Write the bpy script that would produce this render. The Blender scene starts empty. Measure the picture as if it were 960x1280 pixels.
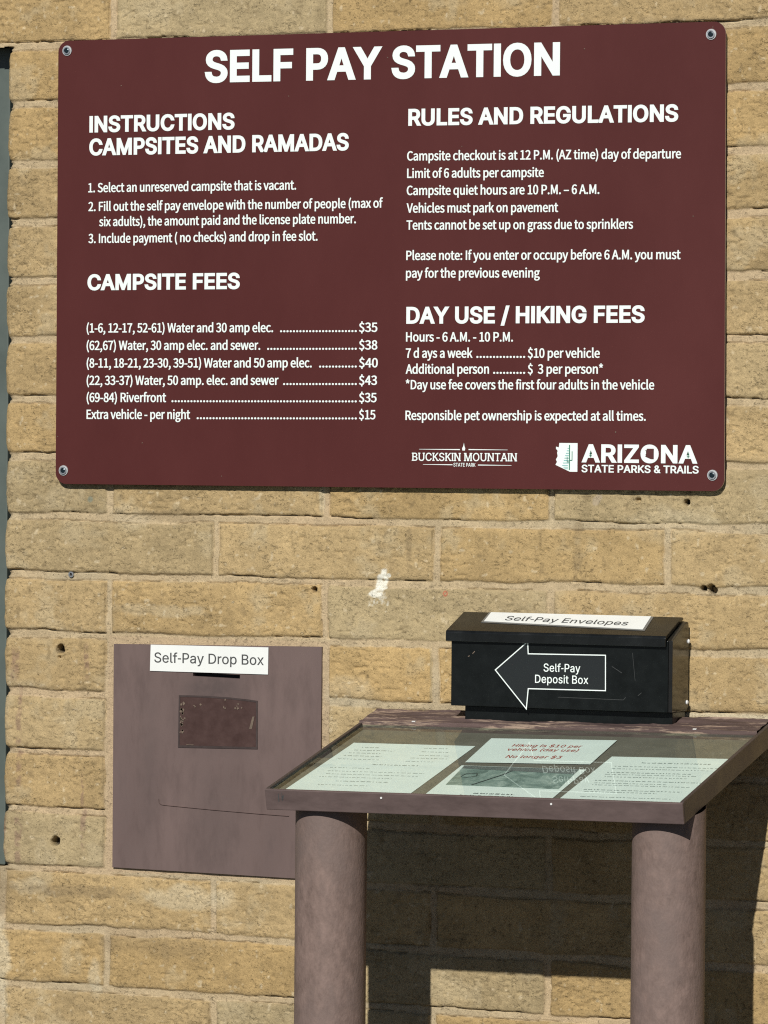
import bpy, math
import numpy as np
from mathutils import Matrix, Vector, geometry

S = bpy.context.scene
COL = S.collection

# ------------------------------------------------------------------ camera, sky, sun, exposure
yaw, pitch, roll = math.radians(23.331), math.radians(-1.0627), math.radians(0.4617)
fwd = Vector((-math.sin(yaw)*math.cos(pitch), math.cos(yaw)*math.cos(pitch), math.sin(pitch)))
rgt = Vector((math.cos(yaw), math.sin(yaw), 0))
up0 = rgt.cross(fwd)
r2 = rgt*math.cos(roll)+up0*math.sin(roll)
u2 = up0*math.cos(roll)-rgt*math.sin(roll)
cam = bpy.data.cameras.new('camera')
cam.sensor_width = 36.0
cam.sensor_fit = 'AUTO'
cam.lens = 5510.47/1280*36
cam.clip_start = 0.05
cam.clip_end = 1000
camo = bpy.data.objects.new('camera', cam)
COL.objects.link(camo)
M4 = Matrix((r2, u2, -fwd)).transposed().to_4x4()
M4.translation = Vector((3.42963, -6.76113, 1.6))
camo.matrix_world = M4
S.camera = camo

SUN = Vector((0.1232, -1.0, 0.6477)).normalized()          # towards the sun
world = bpy.data.worlds.new('World')
S.world = world
world.use_nodes = True
wn = world.node_tree
bg = wn.nodes['Background']
sky = wn.nodes.new('ShaderNodeTexSky')
sky.sky_type = 'NISHITA'
sky.sun_disc = False
sky.sun_elevation = math.asin(SUN.z)
sky.sun_rotation = math.atan2(SUN.x, SUN.y)
sky.altitude = 300
sky.dust_density = 0.2
sky.air_density = 0.55
wn.links.new(sky.outputs[0], bg.inputs[0])
bg.inputs[1].default_value = 0.05
sl = bpy.data.lights.new('sun', 'SUN')
sl.energy = 5.0
sl.angle = math.radians(0.5)
sl.color = (1.0, 0.97, 0.91)
so = bpy.data.objects.new('sun', sl)
so.location = SUN*30
so.rotation_euler = SUN.to_track_quat('Z', 'Y').to_euler()
COL.objects.link(so)
S.view_settings.view_transform = 'Standard'
S.view_settings.look = 'None'
S.view_settings.gamma = 1
S.view_settings.exposure = -0.25
S.view_settings.use_curve_mapping = False
S.cycles.filter_width = 1.15
S.cycles.use_denoising = False
S.cycles.sample_clamp_indirect = 4
S.cycles.max_bounces = 8
S.cycles.transparent_max_bounces = 8

# ------------------------------------------------------------------ helpers
def link(o, parent=None):
    COL.objects.link(o)
    if parent: o.parent = parent
    return o

def tag(o, label=None, cat=None, group=None, kind=None):
    if label: o['label'] = label
    if cat: o['category'] = cat
    if group: o['group'] = group
    if kind: o['kind'] = kind
    return o

def thing(name, label, cat, loc, group=None):
    o = bpy.data.objects.new(name, None)
    o.empty_display_size = 0.05
    o.location = loc
    link(o)
    return tag(o, label, cat, group)

def mesh(name, verts, faces, mats, parent=None, fm=None, smooth=False, bevel=0, seg=2):
    """vertices are in world space; the parent is an unrotated empty"""
    off = parent_off(parent)
    me = bpy.data.meshes.new(name)
    me.from_pydata([(v[0]-off[0], v[1]-off[1], v[2]-off[2]) for v in verts], [], [tuple(f) for f in faces])
    if not isinstance(mats, (list, tuple)): mats = [mats]
    for m in mats: me.materials.append(m)
    if fm is not None: me.polygons.foreach_set('material_index', fm)
    me.validate()
    import bmesh
    bm = bmesh.new(); bm.from_mesh(me)
    bmesh.ops.recalc_face_normals(bm, faces=bm.faces)
    if bevel:
        bmesh.ops.bevel(bm, geom=[e for e in bm.edges if len(e.link_faces) == 2 and e.calc_face_angle(0) > 0.5],
                        offset=bevel, segments=seg, profile=0.5, affect='EDGES', clamp_overlap=True)
    bm.to_mesh(me); bm.free()
    if smooth:
        me.shade_smooth()
    o = bpy.data.objects.new(name, me)
    return link(o, parent)

def parent_off(p):
    v = Vector((0, 0, 0))
    while p is not None:
        v += p.location
        p = p.parent
    return v

BOXF = [(0, 1, 2, 3), (7, 6, 5, 4), (0, 4, 5, 1), (1, 5, 6, 2), (2, 6, 7, 3), (3, 7, 4, 0)]
class MB:
    def __init__(s): s.v = []; s.f = []; s.m = []
    def add(s, vs, fs, mi=0):
        n = len(s.v); s.v += [tuple(v) for v in vs]
        s.f += [tuple(i+n for i in f) for f in fs]; s.m += [mi]*len(fs); return s
    def box(s, x0, x1, y0, y1, z0, z1, T=None, mi=0):
        vs = [(x0,y0,z0),(x1,y0,z0),(x1,y1,z0),(x0,y1,z0),(x0,y0,z1),(x1,y0,z1),(x1,y1,z1),(x0,y1,z1)]
        if T: vs = [T(*v) for v in vs]
        return s.add(vs, BOXF, mi)
    def prism(s, poly, a, b, T, mi=0):
        """poly (p,q) extruded along a third axis from a to b; T(p,q,r) -> world"""
        n = len(poly)
        vs = [T(p, q, a) for p, q in poly]+[T(p, q, b) for p, q in poly]
        fs = [tuple(range(n)), tuple(range(2*n-1, n-1, -1))]
        fs += [(i, (i+1) % n, n+(i+1) % n, n+i) for i in range(n)]
        return s.add(vs, fs, mi)
    def build(s, name, mats, parent=None, **k):
        return mesh(name, s.v, s.f, mats, parent, fm=s.m, **k)

def cdt(contours):
    """triangulate closed contours, non-zero winding"""
    P = []; E = []
    for c in contours:
        n0 = len(P); P += [Vector(p) for p in c]
        E += [(n0+i, n0+(i+1) % len(c)) for i in range(len(c))]
    v, e, f, *_ = geometry.delaunay_2d_cdt(P, E, [], 0, 1e-7)
    out = []
    for t in f:
        cx = sum(v[i][0] for i in t)/len(t); cy = sum(v[i][1] for i in t)/len(t)
        w = 0
        for c in contours:
            for i in range(len(c)):
                x0, y0 = c[i]; x1, y1 = c[(i+1) % len(c)]
                if (y0 <= cy) != (y1 <= cy):
                    if x0+(cy-y0)*(x1-x0)/(y1-y0) > cx:
                        w += 1 if y1 > y0 else -1
        if w: out.append(tuple(t))
    return [(p[0], p[1]) for p in v], out

# ------------------------------------------------------------------ materials
def new_mat(name):
    m = bpy.data.materials.new(name); m.use_nodes = True
    nt = m.node_tree
    return m, nt, nt.nodes['Principled BSDF']

def N(nt, typ, **k):
    n = nt.nodes.new(typ)
    for a, b in k.items():
        if a in n.inputs: n.inputs[a].default_value = b
        else: setattr(n, a, b)
    return n

def coords(nt, scale=(1, 1, 1)):
    tc = N(nt, 'ShaderNodeTexCoord')
    mp = N(nt, 'ShaderNodeMapping'); mp.inputs['Scale'].default_value = scale
    nt.links.new(tc.outputs['Object'], mp.inputs['Vector'])
    return mp.outputs[0]

def paint(name, col, rough=0.5, var=0.12, scale=30, stretch=(1, 1, 1), bump=0.0, bscale=300, spec=0.5, rvar=0.1, col2=None, thr=(0.45, 0.7), scale2=60):
    m, nt, p = new_mat(name)
    v = coords(nt, stretch)
    n1 = N(nt, 'ShaderNodeTexNoise', Scale=scale, Detail=6, Roughness=0.65)
    nt.links.new(v, n1.inputs['Vector'])
    ra = N(nt, 'ShaderNodeMapRange'); ra.inputs[1].default_value = 0.3; ra.inputs[2].default_value = 0.7
    ra.inputs[3].default_value = 1-var; ra.inputs[4].default_value = 1+var
    nt.links.new(n1.outputs[0], ra.inputs[0])
    mx = N(nt, 'ShaderNodeVectorMath', operation='SCALE')
    mx.inputs[0].default_value = col
    nt.links.new(ra.outputs[0], mx.inputs['Scale'])
    last = mx.outputs[0]
    if col2:
        n2 = N(nt, 'ShaderNodeTexNoise', Scale=scale2, Detail=8, Roughness=0.7)
        nt.links.new(v, n2.inputs['Vector'])
        r2_ = N(nt, 'ShaderNodeMapRange'); r2_.inputs[1].default_value = thr[0]; r2_.inputs[2].default_value = thr[1]
        nt.links.new(n2.outputs[0], r2_.inputs[0])
        mix = N(nt, 'ShaderNodeMix', data_type='RGBA')
        nt.links.new(r2_.outputs[0], mix.inputs['Factor'])
        nt.links.new(last, mix.inputs[6]); mix.inputs[7].default_value = (*col2, 1)
        last = mix.outputs[2]
    nt.links.new(last, p.inputs['Base Color'])
    rr = N(nt, 'ShaderNodeMapRange'); rr.inputs[1].default_value = 0.3; rr.inputs[2].default_value = 0.7
    rr.inputs[3].default_value = max(0, rough-rvar); rr.inputs[4].default_value = min(1, rough+rvar)
    nt.links.new(n1.outputs[0], rr.inputs[0]); nt.links.new(rr.outputs[0], p.inputs['Roughness'])
    p.inputs['Specular IOR Level'].default_value = spec
    if bump:
        nb = N(nt, 'ShaderNodeTexNoise', Scale=bscale, Detail=4)
        nt.links.new(v, nb.inputs['Vector'])
        b = N(nt, 'ShaderNodeBump', Strength=bump, Distance=0.001)
        nt.links.new(nb.outputs[0], b.inputs['Height']); nt.links.new(b.outputs[0], p.inputs['Normal'])
    return m

def flat(name, col, rough=0.6, metal=0.0, spec=0.5):
    m, nt, p = new_mat(name)
    p.inputs['Base Color'].default_value = (*col, 1); p.inputs['Roughness'].default_value = rough
    p.inputs['Metallic'].default_value = metal; p.inputs['Specular IOR Level'].default_value = spec
    return m

MAT = {}
MAT['sign'] = paint('maroon sign enamel', (0.081, 0.0192, 0.0176), 0.42, 0.10, 3.2, (1, 1, .55), bump=0.03, bscale=60, spec=0.24, rvar=0.05)
MAT['sign_edge'] = flat('aluminium sheet edge', (0.50, 0.42, 0.38), 0.45, 0.3)
MAT['letter'] = flat('white vinyl lettering', (0.80, 0.87, 0.84), 0.5, spec=0.3)
MAT['teal'] = flat('teal vinyl', (0.20, 0.48, 0.46), 0.5)
MAT['green'] = flat('dark green vinyl', (0.04, 0.20, 0.13), 0.5)
MAT['maroon_vinyl'] = flat('maroon vinyl', (0.082, 0.0205, 0.0190), 0.45)
MAT['steel'] = paint('galvanised steel', (0.50, 0.52, 0.54), 0.35, 0.15, 400, rvar=0.1)
for n_ in ('steel',): MAT[n_].node_tree.nodes['Principled BSDF'].inputs['Metallic'].default_value = 0.85
MAT['dark_hole'] = flat('dark recess', (0.012, 0.012, 0.014), 0.8)
MAT['door'] = paint('mauve brown paint on steel', (0.142, 0.099, 0.090), 0.6, 0.18, 14, (2.2, 2.2, 0.7), bump=0.12, bscale=120, spec=0.35, col2=(0.112, 0.079, 0.073), thr=(0.5, 0.75), scale2=7)
m = MAT['door']; nt = m.node_tree; p = nt.nodes['Principled BSDF']
src = p.inputs['Base Color'].links[0].from_socket
tc_ = N(nt, 'ShaderNodeTexCoord')
nz_ = N(nt, 'ShaderNodeTexNoise', Scale=38, Detail=6, Roughness=0.7); nt.links.new(tc_.outputs['Object'], nz_.inputs['Vector'])
for (cx, cz, rx, rz, st) in ((-.005, .318, .085, .045, .55), (.005, .255, .115, .075, .35), (.0, .075, .09, .16, .25), (-.125, .17, .03, .25, .22)):   # grime rubbed on round the slot
    mp_ = N(nt, 'ShaderNodeMapping', vector_type='POINT')
    mp_.inputs['Location'].default_value = (-cx/rx, 0, -cz/rz); mp_.inputs['Scale'].default_value = (1/rx, .001, 1/rz)
    nt.links.new(tc_.outputs['Object'], mp_.inputs['Vector'])
    gr = N(nt, 'ShaderNodeTexGradient', gradient_type='SPHERICAL'); nt.links.new(mp_.outputs[0], gr.inputs['Vector'])
    m1 = N(nt, 'ShaderNodeMath', operation='MULTIPLY'); nt.links.new(gr.outputs[1], m1.inputs[0]); nt.links.new(nz_.outputs[0], m1.inputs[1])
    m2 = N(nt, 'ShaderNodeMapRange'); m2.inputs[1].default_value = 0.06; m2.inputs[2].default_value = 0.42; m2.inputs[4].default_value = st; nt.links.new(m1.outputs[0], m2.inputs[0])
    mi_ = N(nt, 'ShaderNodeMix', data_type='RGBA'); nt.links.new(m2.outputs[0], mi_.inputs['Factor']); nt.links.new(src, mi_.inputs[6]); mi_.inputs[7].default_value = (0.055, 0.043, 0.041, 1)
    src = mi_.outputs[2]
nt.links.new(src, p.inputs['Base Color'])
MAT['post'] = paint('mauve brown paint on posts', (0.200, 0.141, 0.120), 0.65, 0.26, 75, (1, 1, 0.6), bump=0.7, bscale=260, spec=0.3, col2=(0.172, 0.127, 0.112), thr=(0.42, 0.62), scale2=11)
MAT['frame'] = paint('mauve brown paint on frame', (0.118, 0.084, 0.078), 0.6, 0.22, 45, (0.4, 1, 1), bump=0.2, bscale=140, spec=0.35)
MAT['frame_side'] = paint('shade-darkened brown paint', (0.050, 0.038, 0.036), 0.45, 0.2, 20, bump=0.15, bscale=140, spec=0.35)  # shade on the side rails put into a darker paint colour
MAT['weathered'] = paint('weathered painted wood', (0.105, 0.072, 0.066), 0.75, 0.4, 26, (0.22, 2.0, 2.0), bump=1.0, bscale=90, spec=0.2, col2=(0.34, 0.25, 0.19), thr=(0.53, 0.60), scale2=42)
MAT['patch'] = paint('bare glue patch', (0.060, 0.031, 0.026), 0.4, 0.2, 40, bump=0.15, bscale=200, spec=0.5)
MAT['fleck'] = paint('pale paint flecks', (0.15, 0.112, 0.082), 0.8, 0.3, 200)
MAT['patch_rim'] = paint('scuffed grey paint', (0.046, 0.031, 0.028), 0.5, 0.2, 60)
MAT['black'] = paint('black powder coat', (0.0065, 0.0080, 0.0080), 0.28, 0.2, 40, bump=0.05, bscale=200, spec=0.26, rvar=0.06)
MAT['lid'] = paint('shiny black lid paint', (0.0075, 0.0085, 0.0085), 0.24, 0.25, 25, bump=0.04, bscale=120, spec=0.45, rvar=0.08)
MAT['black_glossy'] = paint('glossy black sheet metal', (0.012, 0.012, 0.012), 0.14, 0.2, 30, spec=0.6, rvar=0.04)
MAT['sticker_black'] = flat('black sticker film', (0.016, 0.019, 0.020), 0.3)
MAT['paper'] = paint('white paper', (0.78, 0.80, 0.77), 0.7, 0.03, 18, spec=0.2)
MAT['paper_shade'] = paint('laminate border', (0.16, 0.165, 0.16), 0.25, 0.1, 40)
MAT['ink'] = flat('grey printing ink', (0.06, 0.063, 0.063), 0.7)
MAT['ink_pale'] = flat('pale printed text', (0.24, 0.27, 0.255), 0.7)
MAT['ink_dark'] = flat('black printed text', (0.035, 0.04, 0.04), 0.7)
MAT['ink_red'] = flat('red printed text', (0.42, 0.06, 0.035), 0.7)
MAT['backing'] = paint('drab backing board', (0.155, 0.130, 0.105), 0.75, 0.12, 20)
MAT['window_frame'] = paint('grey green painted steel', (0.088, 0.110, 0.098), 0.5, 0.12, 12)
MAT['window_panel'] = paint('grey shutter paint', (0.17, 0.20, 0.185), 0.45, 0.08, 6)
MAT['socket'] = flat('oily dark bolt socket', (0.015, 0.028, 0.036), 0.25, 0.4)
MAT['washer'] = flat('dull zinc washer', (0.46, 0.47, 0.47), 0.5, 0.3)
MAT['white_blob'] = flat('white screw head', (0.7, 0.7, 0.68), 0.4)

m, nt, p = new_mat('thin green glass')                          # clear pane: fresnel reflection over a greenish see-through sheet
nt.nodes.remove(p)
tr = N(nt, 'ShaderNodeBsdfTransparent'); tr.inputs[0].default_value = (0.905, 0.985, 0.955, 1)
gl = N(nt, 'ShaderNodeBsdfGlossy'); gl.inputs['Roughness'].default_value = 0.012; gl.inputs[0].default_value = (0.9, 0.95, 0.92, 1)
ge = N(nt, 'ShaderNodeNewGeometry')
dt = N(nt, 'ShaderNodeVectorMath', operation='DOT_PRODUCT')
nt.links.new(ge.outputs['Normal'], dt.inputs[0]); nt.links.new(ge.outputs['Incoming'], dt.inputs[1])
ab = N(nt, 'ShaderNodeMath', operation='ABSOLUTE'); nt.links.new(dt.outputs['Value'], ab.inputs[0])
om = N(nt, 'ShaderNodeMath', operation='SUBTRACT'); om.inputs[0].default_value = 1; nt.links.new(ab.outputs[0], om.inputs[1])
pw = N(nt, 'ShaderNodeMath', operation='POWER'); pw.inputs[1].default_value = 5; nt.links.new(om.outputs[0], pw.inputs[0])
fr = N(nt, 'ShaderNodeMapRange'); fr.inputs[3].default_value = 0.04; fr.inputs[4].default_value = 0.62; nt.links.new(pw.outputs[0], fr.inputs[0])
mx = N(nt, 'ShaderNodeMixShader')
nt.links.new(fr.outputs[0], mx.inputs[0]); nt.links.new(tr.outputs[0], mx.inputs[1]); nt.links.new(gl.outputs[0], mx.inputs[2])
nt.links.new(mx.outputs[0], nt.nodes['Material Output'].inputs[0])
MAT['glass'] = m

m, nt, p = new_mat('map print')                                  # grey green aerial picture
v = coords(nt)
n1 = N(nt, 'ShaderNodeTexNoise', Scale=26, Detail=8, Roughness=0.7, Distortion=1.2)
nt.links.new(v, n1.inputs['Vector'])
cr = N(nt, 'ShaderNodeValToRGB')
e = cr.color_ramp.elements
e[0].position = 0.32; e[0].color = (0.10, 0.14, 0.125, 1)
e[1].position = 0.68; e[1].color = (0.42, 0.47, 0.43, 1)
e.new(0.5).color = (0.22, 0.28, 0.255, 1)
nt.links.new(n1.outputs[0], cr.inputs[0]); nt.links.new(cr.outputs[0], p.inputs['Base Color'])
p.inputs['Roughness'].default_value = 0.6
MAT['map'] = m

m, nt, p = new_mat('split face slump block')                     # block and mortar colours come from the mesh, finer grain from noise
at = N(nt, 'ShaderNodeAttribute', attribute_name='block_color')
v = coords(nt)
vs_ = coords(nt, (0.62, 1, 1))
g1 = N(nt, 'ShaderNodeTexNoise', Scale=330, Detail=6, Roughness=0.78)
g2 = N(nt, 'ShaderNodeTexNoise', Scale=900, Detail=3, Roughness=0.7)
g3 = N(nt, 'ShaderNodeTexNoise', Scale=215, Detail=4, Roughness=0.66)
g4 = N(nt, 'ShaderNodeTexNoise', Scale=14, Detail=3, Roughness=0.5)
g5 = N(nt, 'ShaderNodeTexNoise', Scale=230, Detail=2, Roughness=0.6)
for g, vv in ((g1, v), (g2, v), (g3, vs_), (g4, v), (g5, v)): nt.links.new(vv, g.inputs['Vector'])
def mr(src, a, b, c, d_):
    r = N(nt, 'ShaderNodeMapRange'); r.inputs[1].default_value = a; r.inputs[2].default_value = b
    r.inputs[3].default_value = c; r.inputs[4].default_value = d_
    nt.links.new(src, r.inputs[0]); return r.outputs[0]
def ma(op, a, b):
    r = N(nt, 'ShaderNodeMath', operation=op)
    for q, x in enumerate((a, b)):
        if isinstance(x, (int, float)): r.inputs[q].default_value = x
        else: nt.links.new(x, r.inputs[q])
    return r.outputs[0]
mu = ma('MULTIPLY', mr(g1.outputs[0], .3, .7, .78, 1.22), mr(g2.outputs[0], .3, .7, .80, 1.20))
mu = ma('MULTIPLY', mu, mr(g5.outputs[0], .30, .37, .55, 1.0))
sc_ = N(nt, 'ShaderNodeVectorMath', operation='SCALE')
nt.links.new(at.outputs['Color'], sc_.inputs[0]); nt.links.new(mu, sc_.inputs['Scale'])
nt.links.new(sc_.outputs[0], p.inputs['Base Color'])
p.inputs['Roughness'].default_value = 0.95; p.inputs['Specular IOR Level'].default_value = 0.12
pits = ma('MULTIPLY', mr(g3.outputs[0], .34, .43, .8, 0.0), mr(g4.outputs[0], .42, .60, .05, 1.0))      # crisp torn pits, in patches
hgt = ma('SUBTRACT', ma('ADD', g1.outputs[0], ma('MULTIPLY', g2.outputs[0], .4)), pits)
bp = N(nt, 'ShaderNodeBump', Strength=0.9, Distance=0.0017)
nt.links.new(hgt, bp.inputs['Height']); nt.links.new(bp.outputs[0], p.inputs['Normal'])
MAT['block'] = m
MAT['core'] = paint('raw block core', (0.36, 0.27, 0.15), 0.9, 0.1, 20)
MAT['ground'] = paint('worn asphalt ground', (0.050, 0.047, 0.043), 0.9, 0.12, 1.5, bump=0.3, bscale=40)

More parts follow.
